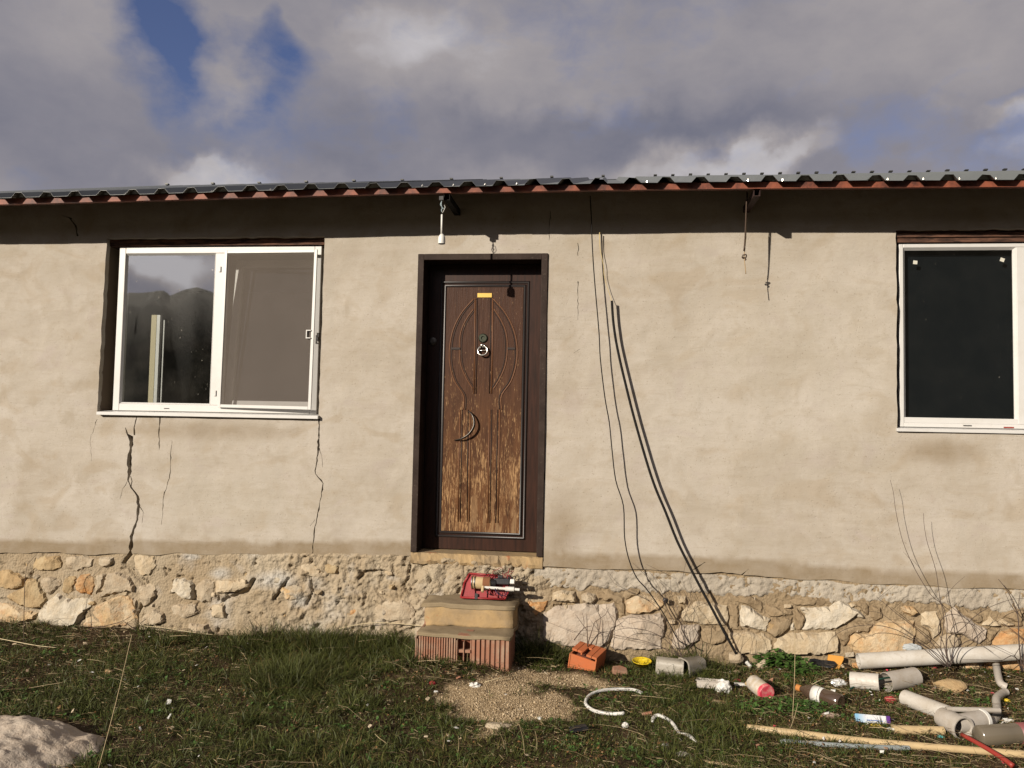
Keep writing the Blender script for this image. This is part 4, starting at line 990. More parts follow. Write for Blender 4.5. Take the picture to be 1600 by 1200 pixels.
ST = [
 (0, 840, 6.667, 'w', [(395,770),(520,640),(600,578),(735,640),(850,615),(985,650),(975,700),(870,795),(825,880),(750,940),(600,935),(430,915),(380,850)], .045),
 (0, 840, 6.667, 'y', [(885,805),(1000,705),(1220,610),(1350,605),(1400,740),(1410,850),(1300,930),(1000,965),(830,945),(850,880)], .035),
 (0, 840, 6.667, 'b', [(1110,380),(1200,355),(1330,400),(1400,500),(1390,575),(1230,580),(1120,610),(1010,630),(1080,520)], .035),
 (0, 840, 6.667, 'o', [(830,390),(920,370),(985,420),(990,500),(960,610),(850,590),(790,570),(780,480)], .03),
 (0, 840, 6.667, 'b', [(400,420),(520,400),(650,440),(640,500),(580,545),(510,600),(440,520)], .03),
 (0, 840, 6.667, 't', [(265,440),(380,410),(430,530),(490,640),(420,735),(300,735),(190,715),(70,640),(50,600),(150,560),(250,520)], .035),
 (0, 840, 6.667, 'y', [(-60,655),(100,690),(240,755),(390,775),(370,840),(280,885),(0,920),(-60,910)], .03),
 (0, 840, 6.667, 't', [(-60,330),(120,340),(250,420),(240,510),(100,550),(0,525),(-60,500)], .03),
 (0, 840, 6.667, 't', [(250,180),(600,200),(650,260),(640,320),(560,350),(400,350),(260,330)], .022),
 (0, 840, 6.667, 'b', [(1440,510),(1600,470),(1640,540),(1600,640),(1500,740),(1450,650)], .03),
 (0, 840, 6.667, 'b', [(1450,880),(1500,800),(1600,750),(1640,850),(1600,920),(1460,935)], .03),
 (0, 840, 6.667, 'b', [(680,200),(860,180),(980,210),(960,300),(800,360),(680,330)], .02),
 (0, 840, 6.667, 'b', [(1020,200),(1180,200),(1180,270),(1090,320),(1010,290)], .02),
 (220, 840, 6.667, 'w', [(345,430),(450,425),(550,480),(555,640),(440,640),(380,600),(310,570),(325,500)], .045),
 (220, 840, 6.667, 'c', [(790,440),(1130,420),(1140,520),(1000,570),(780,585)], .04),
 (220, 840, 6.667, 'c', [(730,700),(880,680),(900,850),(730,830)], .035),
 (220, 840, 6.667, 'y', [(1430,510),(1600,500),(1640,600),(1600,650),(1500,650)], .035),
 (220, 840, 6.667, 'w', [(1390,400),(1500,400),(1470,485),(1390,480)], .045),
 (220, 840, 6.667, 'b', [(500,890),(700,900),(740,1010),(560,985),(490,940)], .04),
 (220, 840, 6.667, 'b', [(60,800),(130,740),(240,780),(260,880),(150,920),(60,900)], .035),
 (220, 840, 6.667, 'b', [(300,700),(560,690),(600,790),(460,850),(320,820)], .03),
 (440, 850, 6.667, 'c', [(200,200),(330,190),(400,255),(425,340),(340,350),(200,340)], .03),
 (440, 850, 6.667, 't', [(430,210),(590,200),(600,320),(440,320)], .025),
 (440, 850, 6.667, 't', [(1110,420),(1190,420),(1190,470),(1120,470)], .05),
 (440, 850, 6.667, 'c', [(340,460),(430,470),(430,530),(360,525)], .05),
 (440, 850, 6.667, 'b', [(20,430),(170,400),(280,470),(260,540),(100,600),(30,560)], .035),
 (440, 850, 6.667, 'b', [(960,680),(1040,590),(1280,580),(1400,660),(1380,790),(1100,810),(980,770)], .03),
 (440, 850, 6.667, 'o', [(620,680),(840,680),(860,760),(640,770)], .03),
 (800, 870, 6.667, 'o', [(150,460),(390,455),(390,500),(340,560),(250,630),(180,560)], .04),
 (800, 870, 6.667, 'c', [(430,380),(520,350),(650,370),(670,470),(420,465)], .04),
 (800, 870, 6.667, 'b', [(720,400),(790,370),(870,390),(890,450),(830,500),(730,480)], .045),
 (800, 870, 6.667, 'p', [(330,580),(450,520),(640,510),(760,490),(900,500),(1060,480),(1100,580),(1080,720),(1020,860),(980,940),(700,950),(470,920),(310,880),(310,790)], .045),
 (800, 870, 6.667, 'y', [(1180,470),(1330,400),(1500,420),(1600,470),(1560,540),(1440,585),(1300,600),(1200,590)], .045),
 (800, 870, 6.667, 'p', [(1090,650),(1250,605),(1460,605),(1540,590),(1590,640),(1590,800),(1560,970),(1080,975),(1030,930)], .04),
 (800, 870, 6.667, 'b', [(480,295),(560,285),(590,320),(500,330)], .035),
 (1000, 880, 6.667, 'c', [(440,500),(600,400),(760,420),(910,440),(930,560),(900,650),(640,640),(440,600)], .04),
 (1000, 880, 6.667, 'w', [(1050,440),(1150,460),(1240,530),(1360,580),(1310,720),(1180,680),(1050,660),(1040,560)], .04),
 (1000, 880, 6.667, 'c', [(930,740),(1120,710),(1300,740),(1380,800),(1390,900),(1300,955),(1000,940)], .045),
 (1000, 880, 6.667, 'p', [(430,650),(620,650),(620,800),(480,890),(330,890),(350,740)], .035),
 (1000, 880, 6.667, 'c', [(290,600),(390,590),(370,640),(290,645)], .03),
 (1000, 880, 6.667, 'c', [(380,340),(480,345),(490,430),(400,430)], .03),
 (1000, 880, 6.667, 'b', [(1150,380),(1210,350),(1220,380),(1180,405)], .03),
 (1200, 880, 6.667, 'c', [(60,910),(110,780),(230,740),(700,720),(740,800),(720,940),(400,955),(160,940)], .045),
 (1200, 880, 6.667, 'w', [(310,460),(640,460),(740,390),(840,430),(960,500),(1040,570),(1020,610),(900,560),(860,610),(740,670),(720,690),(520,700),(350,715),(395,620),(400,540)], .04),
 (1200, 880, 6.667, 'c', [(140,420),(250,430),(250,475),(170,475)], .03),
 (1200, 880, 6.667, 'w', [(225,640),(280,610),(285,700),(240,710)], .03),
 (1200, 880, 6.667, 't', [(0,600),(160,580),(220,640),(210,700),(90,760),(40,760),(-30,700)], .025),
 (1200, 880, 6.667, 'y', [(840,850),(900,740),(1060,740),(1130,640),(1230,600),(1530,610),(1540,720),(1500,880),(1400,960),(1100,965),(930,945)], .05),
 (1200, 880, 6.667, 'w', [(810,940),(900,930),(920,980),(820,985)], .05),
 (1400, 890, 8, 'y', [(40,480),(130,460),(300,480),(270,560),(190,590),(110,550)], .04),
 (1400, 890, 8, 'c', [(330,570),(380,530),(530,530),(560,680),(560,780),(470,880),(420,740),(340,710)], .04),
 (1400, 890, 8, 'p', [(650,560),(740,470),(860,580),(1020,690),(1140,740),(1130,870),(1030,940),(900,860),(800,800),(650,800),(620,700)], .05),
 (1400, 890, 8, 'c', [(1070,700),(1180,580),(1300,680),(1300,710),(1160,715)], .035),
 (1400, 890, 8, 'c', [(1280,640),(1330,610),(1490,670),(1490,710),(1310,700)], .035),
 (1400, 890, 8, 'o', [(1190,980),(1230,860),(1320,770),(1450,740),(1640,740),(1640,980),(1300,985)], .05),
 (1400, 890, 8, 'b', [(500,960),(560,840),(740,800),(820,880),(800,960),(700,990),(560,1000)], .035),
 (800, 870, 6.667, 'm', [(420,478),(640,475),(640,500),(560,505),(450,510),(385,550),(395,500)], .018),
 (800, 870, 6.667, 'm', [(890,380),(1000,350),(1170,420),(1180,560),(1200,620),(1130,630),(1100,500),(1050,465),(900,470)], .020),
 (800, 870, 6.667, 'm', [(1180,350),(1330,350),(1320,395),(1190,455),(1160,420)], .018),
 (800, 870, 6.667, 'm', [(250,640),(330,600),(300,790),(240,800)], .020),
 (1000, 880, 6.667, 'm', [(1310,610),(1380,580),(1600,560),(1580,650),(1500,730),(1400,780),(1320,720)], .028),
 (1000, 880, 6.667, 'm', [(925,430),(1030,420),(1040,560),(1030,650),(1100,690),(1000,705),(900,690),(935,560)], .026),
 (1000, 880, 6.667, 'm', [(640,655),(880,665),(915,740),(880,830),(780,850),(640,820)], .026),
 (1000, 880, 6.667, 'm', [(920,350),(1150,340),(1290,420),(1290,530),(1240,520),(1150,455),(1060,425),(930,420)], .020),
 (1000, 880, 6.667, 'm', [(1320,420),(1460,480),(1590,490),(1600,550),(1370,570),(1320,520)], .022),
 (1000, 880, 6.667, 'm', [(290,440),(440,440),(440,500),(400,585),(290,590),(270,500)], .020),
 (1200, 880, 6.667, 'm', [(760,700),(900,620),(1040,630),(1110,630),(1040,730),(890,735),(835,840),(790,870),(750,790)], .022),
 (1200, 880, 6.667, 'm', [(265,450),(300,460),(395,560),(390,620),(340,700),(300,700),(280,600)], .020),
 (1200, 880, 6.667, 'm', [(860,400),(1020,400),(1060,450),(1070,550),(1040,560),(970,490)], .020),
 (1200, 880, 6.667, 'm', [(1075,440),(1190,460),(1200,540),(1190,590),(1120,610),(1070,570)], .024),
 (1200, 880, 6.667, 'm', [(100,380),(500,350),(700,380),(640,450),(320,455),(250,425)], .016),
 (1400, 890, 8, 'm', [(250,690),(320,710),(420,760),(460,890),(400,950),(250,930),(230,800)], .022),
 (1400, 890, 8, 'm', [(870,500),(1080,560),(1100,620),(1040,690),(880,580)], .020),
 (1400, 890, 8, 'm', [(1150,745),(1300,730),(1340,750),(1240,840),(1180,960),(1120,930)], .022),
 (1400, 890, 8, 'm', [(1340,520),(1600,480),(1600,720),(1500,720),(1490,660),(1330,600)], .020),
 (0, 840, 6.667, 't', [(660,430),(730,400),(830,400),(780,480),(770,560),(700,600),(640,570),(650,500)], .015),
 (0, 840, 6.667, 'b', [(990,390),(1100,380),(1070,500),(1010,600),(985,600)], .022),
 (0, 840, 6.667, 'c', [(1370,170),(1600,190),(1640,300),(1560,400),(1450,400),(1380,300)], .022),
 (0, 840, 6.667, 'b', [(1360,620),(1420,640),(1440,760),(1420,840),(1400,740)], .02),
 (220, 840, 6.667, 'b', [(640,440),(770,440),(770,590),(720,690),(580,660),(570,500)], .022),
 (1400, 890, 8, 'o', [(1050,1110),(1640,1080),(1640,1260),(1170,1260)], .06),
]
for i, (ox, oy, s_, col, L, dep) in enumerate(ST): 
    o = stone(cv(ox, oy, s_, L), col, dep, None, i)
    o.parent = plinth; o.location = (o.location.x+0, o.location.y, o.location.z)
    # the plinth mesh sits at the world origin, so locations carry over unchanged
# small chips scattered in the mortar of the left part
for i in range(46):
    px0 = random.uniform(10, 1590); py0 = random.uniform(895, 975) if px0 < 640 else random.uniform(945, 990)
    if 640 < px0 < 830: continue
    r = random.uniform(3, 7); L = [(px0+math.cos(a)*r*random.uniform(.7, 1.5), py0+math.sin(a)*r*random.uniform(.6, 1.1)) for a in np.linspace(0, 2*math.pi, 7)[:-1]]
    o = stone(L, random.choice('bbct'), .022, None, 300+i); o.parent = plinth; 

# ================================================================== things
def gp(px, py, dz=0.):
    h = 0.
    for _ in range(4):
        p = G(px, py, h+dz)
        if p.y > -.05: q = W(px, py, -.05); h = ghs(q.x, -.05); return Vector((q.x, -.05, max(h+dz, q.z)))
        h = ghs(p.x, p.y)
    return Vector((p.x, p.y, h+dz))
def Z(v, dz): return Vector((v.x, v.y, v.z+dz))
def single(mb, name, m, label, cat, group=None, smooth=False, bevel=0, auto=None):
    o = mb.build(name, m, None, smooth, bevel, auto=auto); return tag(o, label, cat, group)

# ---- doorstep of two hollow bricks and a rendered block
yl = -.48; hx0 = W(648, 1010, yl).x; hx1 = W(797, 1010, yl).x; zl1 = W(720, 995, yl).z
step = empty('doorstep', ((hx0+hx1)/2, (yl)/2, 0), 'two-tier doorstep of hollow clay bricks and tan cement below the brown door', 'doorstep')
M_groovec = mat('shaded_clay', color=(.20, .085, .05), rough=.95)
def brick_block(x0, x1, y0, y1, z0, z1, ribs, name, par, mm, end_holes=True):
    """hollow brick: ribbed face towards -Y"""
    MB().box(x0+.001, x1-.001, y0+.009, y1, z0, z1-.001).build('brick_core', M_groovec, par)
    m = MB(); n = ribs; wv = (x1-x0)/n
    for i in range(n): m.box(x0+i*wv+wv*random.uniform(.14, .24), x0+(i+1)*wv-wv*random.uniform(.14, .24), y0+random.uniform(-.002, .002), y0+.0085, z0+.002, z1-.002-random.random()*.004)
    return m.build(name, mm, par, bevel=.001)
bm0 = W(712, 1010, yl).x; bm1 = W(737, 1010, yl-.01).x
b1 = brick_block(hx0+.022, bm0, yl+.004, -.20, -.03, zl1-.006, 15, 'brick', step, M_claydirty)
b2 = brick_block(bm1-.006, hx1, yl, -.20, -.03, zl1-.004, 8, 'brick', step, M_claydirty)
# broken ends with open cells
for (x0, x1, y_) in ((hx0, hx0+.022, yl+.012), (bm0+.006, bm1-.006, yl-.012)):
    m = MB(); wz = (zl1+.02)/3; 
    for i in ((0, 2, 3) if x0 > hx0+.1 else (0, 1, 2, 3)): m.box(x0+.001*i, x1-.002*i, y_+.006*i, -.21, -.03+i*wz, -.03+i*wz+.018)
    m.box(x0, x0+.006, y_, -.21, -.018, zl1-.02); m.box(x1-.006, x1, y_+.02, -.21, -.018, zl1-.02)
    m.box((x0+x1)/2-.003, (x0+x1)/2+.003, y_+.004, -.21, -.018, zl1-.03)
    m.build('broken_brick_end', M_claydirty, step)
MB().box(bm0+.012, bm1-.014, yl+.04, -.22, -.02, zl1-.02).build('cavity_shade_block', M_clayin, step)  # solid filler, its dark colour stands for shade in the cavity
yu = -.28; ux0 = W(664, 965, yu).x; ux1 = W(803, 965, yu).x; zu1 = W(730, 947, yu).z
def lump_slab(x0, x1, y0, y1, z0, z1, name, mm, par, amp=.006, n=(26, 12, 8)):
    bm = bmesh.new(); bmesh.ops.create_cube(bm, size=1)
    bmesh.ops.subdivide_edges(bm, edges=bm.edges[:], cuts=9, use_grid_fill=True)
    V = []
    for v in bm.verts:
        p = Vector((x0+(v.co.x+.5)*(x1-x0), y0+(v.co.y+.5)*(y1-y0), z0+(v.co.z+.5)*(z1-z0)))
        q = mnoise.noise_vector(p*9)*amp+mnoise.noise_vector(p*31)*amp*.5
        # soften edges
        c_ = Vector(((x0+x1)/2, (y0+y1)/2, (z0+z1)/2)); k = sum(abs(t_) > .45 for t_ in v.co)
        p2 = p+q+(c_-p)*(.006 if k == 2 else .015 if k == 3 else 0); V.append(tuple(p2))
    F = [[v.index for v in f.verts] for f in bm.faces]; bm.free()
    return rawmesh(name, V, F, mm, par, smooth=True)
lump_slab(hx0+.012, hx1+.006, yl-.004, -.02, zl1-.010, zl1+.010, 'cement_top', M_topcem, step, .011)
lump_slab(ux0, ux1, yu, .0, zl1+.008, zu1-.014, 'rendered_block', M_step, step, .014)
MB().box(ux0-.008, ux0+.016, yu+.02, 0, zl1+.01, zu1-.03).build('broken_brick_end', M_claydirty, step)
lump_slab(ux0-.025, ux1+.010, yu-.006, .01, zu1-.018, zu1+.008, 'cement_top', M_topcem, step, .011)

# ---- broken red pump unit leaning on the plinth
pb = W(759, 941, -.13); px0 = W(721, 925, -.12).x; px1 = W(797, 925, -.12).x; pz = zu1+.006
ph = W(760, 900, -.04).z-pz
pump = empty('water_pump', ((px0+px1)/2, -.12, pz), 'broken pump with a red plastic shell and cream cylinder lying on the upper doorstep', 'pump')
ang = math.radians(-24); Mp = Matrix.Translation(((px0+px1)/2, -.135, pz+.012)) @ Matrix.Rotation(ang, 4, 'X')
w_ = (px1-px0)/2; hh = ph*1.10
outl = [(-w_, 0), (-w_*.97, .02), (-w_*.90, hh*.62), (-w_*.72, hh), (w_*.55, hh*.97), (w_*.78, hh*.80), (w_*.96, hh*.35), (w_*.80, 0)]
def plate(outl, y0, y1, M_, inset=0):
    m = MB(); n = len(outl)
    V = [M_ @ Vector((a, y0, b)) for a, b in outl]+[M_ @ Vector((a, y1, b)) for a, b in outl]
    F = [tuple(range(n)), tuple(range(n, 2*n))[::-1]]+[(i, n+i, n+(i+1) % n, (i+1) % n) for i in range(n)]
    return m.add(V, F)
plate(outl, -.004, .022, Mp).build('shell', M_red, pump, bevel=.004)
m = MB()
for (a, b) in zip(outl, outl[1:]+outl[:1]):
    V0 = Mp @ Vector((a[0], -.012, a[1]+.002)); V1 = Mp @ Vector((b[0], -.012, b[1]+.002)); m.tube([V0, V1], .007, 6)
m.build('shell_rim', M_red, pump, smooth=True)
for xx in (-.45, .05, .5): m = MB(); m.box(w_*xx-.003, w_*xx+.003, -.016, -.004, .004, .055, Mp); m.build('shell_rib', M_red, pump)
MB().box(-w_*.42, -w_*.30, -.02, -.0045, -.006, .03, Mp).build('shell_notch', M_black, pump)
zc = hh*.60; xa, xb = -w_*.52, w_*.22; rc = .040
T_ = lambda x, y, z: Mp @ Vector((x, y, z))
MB().tube([T_(xa, -.045, zc), T_(xa+.01, -.045, zc), T_(xb-.004, -.045, zc-.004), T_(xb, -.045, zc-.004)], [rc*.96, rc, rc*.97, rc*.9], 24).build('cylinder', M_cream, pump, auto=.6)
for xx in (xa-.006, xa+.012): MB().tube([T_(xx, -.045, zc), T_(xx+.006, -.045, zc)], rc+.006, 24).build('clamp_ring', M_chrome, pump, auto=.5)
MB().tube([T_(xb-.05, -.045, zc), T_(xb-.004, -.045, zc)], rc+.0015, 20).build('rust_patch_sleeve', mat('rust', color=(.22, .09, .04), rough=.9), pump, auto=.5)
MB().tube([T_(xb+.001, -.045, zc), T_(xb+.035, -.045, zc)], [.030, .024], 14).build('motor_end', M_black, pump, auto=.5)
MB().tube([T_(xa+.075, -.075, zc-.03), T_(xa+.075, -.085, zc-.068)], .010, 12).build('spigot', M_cream, pump, auto=.5)
MB().tube([T_(xa+.07, -.07, zc-.034), T_(w_*.95, -.07, zc-.038)], .009, 12).build('outlet_pipe', M_white, pump, auto=.5)
MB().tube([T_(w_*.85, -.07, zc-.038), T_(w_*1.20, -.07, zc-.038)], .015, 14).build('pipe_sleeve', M_white, pump, auto=.5)
MB().tube([T_(w_*1.2, -.07, zc-.038), T_(w_*1.42, -.07, zc-.04)], .009, 12).build('pipe_end', M_white, pump, auto=.5)
MB().box(w_*1.02, w_*1.2, -.085, -.05, zc-.006, zc+.024, Mp).build('white_connector', M_white, pump, bevel=.004)
m = MB(); m.box(w_*.34, w_*.98, -.06, -.02, zc-.008, zc+.034, Mp); m.box(w_*.5, w_*.72, -.07, -.03, zc+.03, zc+.052, Mp); m.box(w_*.8, w_*1.1, -.05, -.02, zc+.01, zc+.05, Mp); m.build('motor_housing', M_black, pump, bevel=.005)
random.seed(3)
for k in range(7):
    x_ = random.uniform(-w_*.3, w_*.9); pts = [T_(x_, -.05, zc+.03)]
    for q in range(3): pts.append(T_(x_+random.uniform(-.05, .07), -.06-random.uniform(0, .03), zc+.05+random.uniform(-.01, .045)))
    pts.append(T_(x_+random.uniform(.02, .08), -.055, zc+.02)); MB().tube(pts, .0018, 5, sub=4).build('wire', M_cable if k % 2 else M_red, pump, smooth=True)
for k in range(4):
    x_ = random.uniform(w_*.0, w_*.6); pts = [T_(x_, -.08, zc-.04), T_(x_+.02, -.09, zc-.075), T_(x_+.06, -.07, zc-.085), T_(x_+.08, -.05, zc-.05)]
    MB().tube(pts, .002, 5, sub=4).build('wire', [M_black, mat('blue_wire', color=(.02, .03, .10)), M_red, M_black][k], pump, smooth=True)

# ---- hanging lamp holder
p0 = W(690, 313, -.40); p1 = W(690.5, 335, -.40); p2 = W(690, 366, -.40); p3 = W(690, 381, -.40)
lamp = empty('lamp_holder', tuple(p3), 'white bulbless lamp socket hanging on a short cord from the eave above the door', 'lamp')
MB().tube([p1, (p1+p2)/2, p2], .0065, 8).build('cord', M_white, lamp, smooth=True)
L_ = (p2-p3).length
MB().lathe([(.004, L_+.004), (.012, L_-.002), (.021, L_-.016), (.0235, L_-.03), (.0235, .0), (.0205, .0), (.020, .03), (0, .03)], p3, (0, 0, 1), 20).build('socket', M_white, lamp, auto=.7)
m = MB(); m.lathe([(.0, .006), (.0195, .006), (.0195, .012)], p3, n=16); m.build('socket_hollow', M_black, lamp)
for k in range(3):
    pts = [p0+Vector((-.003+.004*k, 0, .0)), p0+Vector((.006-.006*k, -.004, -.03)), p0+Vector((-.004+.009*k, .004, -.055)), p0+Vector((.002, -.005, -.08+.01*k)), p1+Vector((0, 0, -.004))]
    MB().tube(pts, .0022, 5, sub=4).build('wire', mat('pale_blue_wire', color=(.42, .52, .55), rough=.5) if k else M_cable, lamp, smooth=True)
q = p1; MB().tube([q+Vector((.003, 0, .01)), q+Vector((.016, -.006, .03)), q+Vector((.019, .004, .05)), q+Vector((.014, 0, .062))], .002, 5, sub=4).build('wire', M_white, lamp, smooth=True)
q = p0+Vector((.0, 0, .0)); MB().box(q.x-.014, q.x+.014, q.y-.012, q.y+.012, q.z-.0, q.z+.025).build('junction_clip', M_black, lamp)

# ---- hanging strap
a = W(1166, 325, -.27); b = W(1165.5, 372, -.27); c_ = W(1163, 402, -.27); d = W(1165.5, 428, -.27); tp = a+Vector((.01, 0, .10))
rope = empty('hanging_strap', tuple(d), 'thin yellow strap with a knot dangling from the eave right of the cables', 'strap')
MB().tube([tp, a], .0025, 6).build('wire', M_cable, rope)
MB().tube([a, b, (b+c_)/2], [.006, .0055, .003], 6, flat=.5).build('strap', mat('yellowed_strap', color=(.62, .48, .22), rough=.7), rope, smooth=True)
MB().tube([(b+c_)/2, c_, d], .0028, 6, sub=3).build('strap_end', mat('tan_string', color=(.40, .28, .15), rough=.8), rope, smooth=True)
m = MB(); m.tube([c_+Vector((-.012, 0, .012)), c_+Vector((.008, -.008, .016)), c_+Vector((.012, .004, .002)), c_+Vector((-.006, .006, -.006)), c_+Vector((-.014, -.004, .004)), c_+Vector((.010, 0, -.012)), c_+Vector((.002, 0, -.02))], .0042, 6, sub=4)
m.build('knot', M_stem, rope, smooth=True)
# a second, darker cord that hangs by it closer to the beam
s_ = W(1160, 385, -.30)
MB().tube([tp+Vector((-.01, -.02, 0)), W(1164, 372, -.28), W(1162, 392, -.28)], .004, 6, sub=3).build('dark_cord', M_stem, rope, smooth=True)
b = W(1164, 446, -.27)

# ---- cables on the wall
def wirepts(L, y0, y1=None):
    n = len(L); return [W(px, py, y0 if y1 is None else y0+(y1-y0)*i/(n-1)) for i, (px, py) in enumerate(L)]
c1 = wirepts([(922, 306), (924, 340), (925, 372), (927, 410), (930, 450), (936, 520), (938, 560), (945, 620), (952, 660), (956, 700), (962, 750), (974, 790), (976, 840), (983, 875), (995, 903), (1010, 920), (1030, 948), (1046, 975), (1060, 1000), (1074, 1008)], -.085, -.15)
single(MB().tube(c1, .0042, 6, sub=4), 'cable', M_cable, 'thin black cable hanging down the wall from the eave, left of the bent pipe', 'cable', smooth=True)
c2 = wirepts([(956, 470), (958, 500), (962, 530), (968, 560), (975, 590), (990, 650), (1010, 720), (1024, 762), (1040, 800), (1057, 843), (1075, 880), (1094, 917), (1112, 950), (1134, 992)], -.062, -.09)
c2 += [gp(1157, 1033, .02)]
single(MB().pipe(c2, .0088, .002, 10, sub=4), 'conduit_pipe', M_cable, 'black flexible pipe bowed against the wall with its foot in the rubbish', 'pipe', smooth=True)
c3 = wirepts([(937, 363), (937, 372), (938, 390), (943, 415), (944, 430), (949, 450), (954, 464), (957, 478)], -.035)
c3[-1].y = -.06
yw = single(MB().tube(c3, [.0035, .0035, .0022, .0022, .0020, .002, .002, .002], 5, sub=4), 'yellow_wire', mat('yellow_wire_skin', color=(.60, .47, .22), rough=.5), 'thin yellowish wire reaching from the shaded wall to the top of the bowed pipe', 'wire', smooth=True)

# ---- loose hollow brick
def obox(M_, dims, holes=True): pass
bp = gp(918, 1046); 
lb = empty('loose_brick', tuple(bp), 'bright orange hollow clay brick lying in the grass right of the doorstep', 'brick')
Mb = Matrix.Translation(bp+Vector((-.005, .06, .048))) @ Matrix.Rotation(math.radians(-20), 4, 'Z') @ Matrix.Rotation(math.radians(10), 4, 'Y') @ Matrix.Rotation(math.radians(6), 4, 'X')
m = MB(); L2, D2, H2 = .093, .085, .068
# body as a shell whose cells run along Y
m.box(-L2, L2, -D2, D2, -H2, -H2+.010, Mb); m.box(-L2, -L2+.010, -D2, D2, -H2+.01, H2-.03, Mb); m.box(L2-.01, L2, -D2, D2, -H2+.01, H2-.01, Mb)
m.box(-L2, L2, -D2+.004, -D2+.014, -H2+.01, H2-.03, Mb)
m.build('brick_body', M_clay, lb, bevel=.002)
m = MB()
for i in range(5):
    x0 = -L2+i*2*L2/5
    if i == 2: m.box(x0, x0+.010, -D2, D2, H2-.014, H2, Mb); m.box(x0, x0+2*L2/5-.003, .02, D2, H2-.014, H2, Mb)
    else: m.box(x0+.0015, x0+2*L2/5-.0015, -D2+(.0 if i > 2 else .035), D2, H2-.014-(.006 if i < 2 else 0), H2-(.006 if i < 2 else 0), Mb)
m.build('ribbed_top', M_clay, lb, bevel=.0015)
MB().box(-.05, .05, -D2+.0145, D2-.02, -H2+.011, H2-.028, Mb).build('cell_shade_block', M_clayin, lb)  # solid block coloured dark in place of the shade inside the cells

# ---- small rubbish by the wall
def bowl(name, p, r, h, mm, label, cat, tilt=(0, 0), flute=0):
    M_ = Matrix.Translation(p) @ Matrix.Rotation(tilt[0], 4, 'X') @ Matrix.Rotation(tilt[1], 4, 'Y'); m = MB(); n = 32
    pr = [(0, .003), (r*.68, .003), (r*.74, .008), (r*.95, h), (r, h+.002), (r, h-.003), (r*.97, h-.002), (r*.78, .0), (0, 0)]
    V = []
    for a, z in pr:
        for k in range(n):
            th_ = 2*math.pi*k/n; rr = a*(1+flute*math.cos(th_*12)*(z > .004)); V.append(M_ @ Vector((math.cos(th_)*rr, math.sin(th_)*rr, z)))
    F = [(i*n+k, i*n+(k+1) % n, (i+1)*n+(k+1) % n, (i+1)*n+k) for i in range(len(pr)-1) for k in range(n)]
    m.add(V, F); return single(m, name, mm, label, cat, smooth=True)
bowl('plastic_dish', gp(1003, 1038, .026), .062, .024, M_yellow, 'shallow yellow plastic dish with fluted rim by the wall foot', 'dish', (.10, 0), .02)
def tub(name, c, ax_, r0, r1, L, mm, label, cat, sq=.0, wall=.004):
    """open tapering container lying on its side; ax_ points towards the mouth"""
    ax_ = Vector(ax_).normalized(); a = ax_.cross(Vector((0, 0, 1))).normalized(); b = a.cross(ax_); n = 28; c = Vector(c)
    def ring(s, r, e=sq):
        o = []
        for k in range(n):
            t_ = 2*math.pi*k/n; u, v = math.cos(t_), math.sin(t_); f = (abs(u)**(2+6*e)+abs(v)**(2+6*e))**(-1/(2+6*e)); o.append(c+ax_*s+(a*u+b*v)*r*f)
        return o
    rings = [ring(0, .001), ring(0, r0*.92), ring(.006, r0), ring(L*.9, r0+(r1-r0)*.9), ring(L*.94, r1+.003), ring(L, r1+.003), ring(L, r1-wall), ring(.008, r0-wall), ring(.008, .001)]
    V = [v for q in rings for v in q]; F = [(i*n+k, i*n+(k+1) % n, (i+1)*n+(k+1) % n, (i+1)*n+k) for i in range(len(rings)-1) for k in range(n)]
    m = MB(); m.add(V, F); return single(m, name, mm, label, cat, auto=.7)
p = gp(1046, 1056); tub('plastic_tub', p+Vector((-.08, .05, .044)), (.9, -.1, -.05), .052, .056, .17, M_grey, 'dull grey plastic tub on its side half sunk in grass, beside the yellow dish', 'tub', .5)
p = gp(1080, 1056); tub('plastic_tub', p+Vector((.075, .07, .055)), (-1, -.55, -.10), .050, .058, .14, M_grey, 'grey plastic tub on its side with its open mouth facing left', 'tub', .35)
def shard(name, p, outl, th_, rot, mm, label, cat):
    M_ = Matrix.Translation(p) @ Matrix.Rotation(rot[2], 4, 'Z') @ Matrix.Rotation(rot[0], 4, 'X') @ Matrix.Rotation(rot[1], 4, 'Y'); n = len(outl); m = MB()
    V = [M_ @ Vector((a, b, -th_/2+random.uniform(-1, 1)*th_*.12)) for a, b in outl]+[M_ @ Vector((a*.94, b*.94, th_/2+random.uniform(-1, 1)*th_*.12)) for a, b in outl]
    m.add(V, [tuple(range(n))[::-1], tuple(range(n, 2*n))]+[(i, (i+1) % n, n+(i+1) % n, n+i) for i in range(n)]); return single(m, name, mm, label, cat, bevel=min(.002, th_*.2))
shard('clay_shard', gp(968, 1048, .02), [(-.05, -.03), (.045, -.035), (.05, .02), (.01, .04), (-.045, .02)], .035, (.25, .1, .2), M_claydirty, 'dull reddish clay lump half hidden in grass beside the yellow dish', 'brick shard')
shard('orange_tile', gp(1306, 1036, .026), [(-.055, -.012), (-.02, -.05), (.012, -.055), (.05, .03), (.052, .05), (-.045, .05)], .014, (.95, .1, -.2), mat('orange_tile_skin', color=(.62, .29, .05), rough=.6), 'orange-yellow broken tile standing on edge against the stones', 'tile')
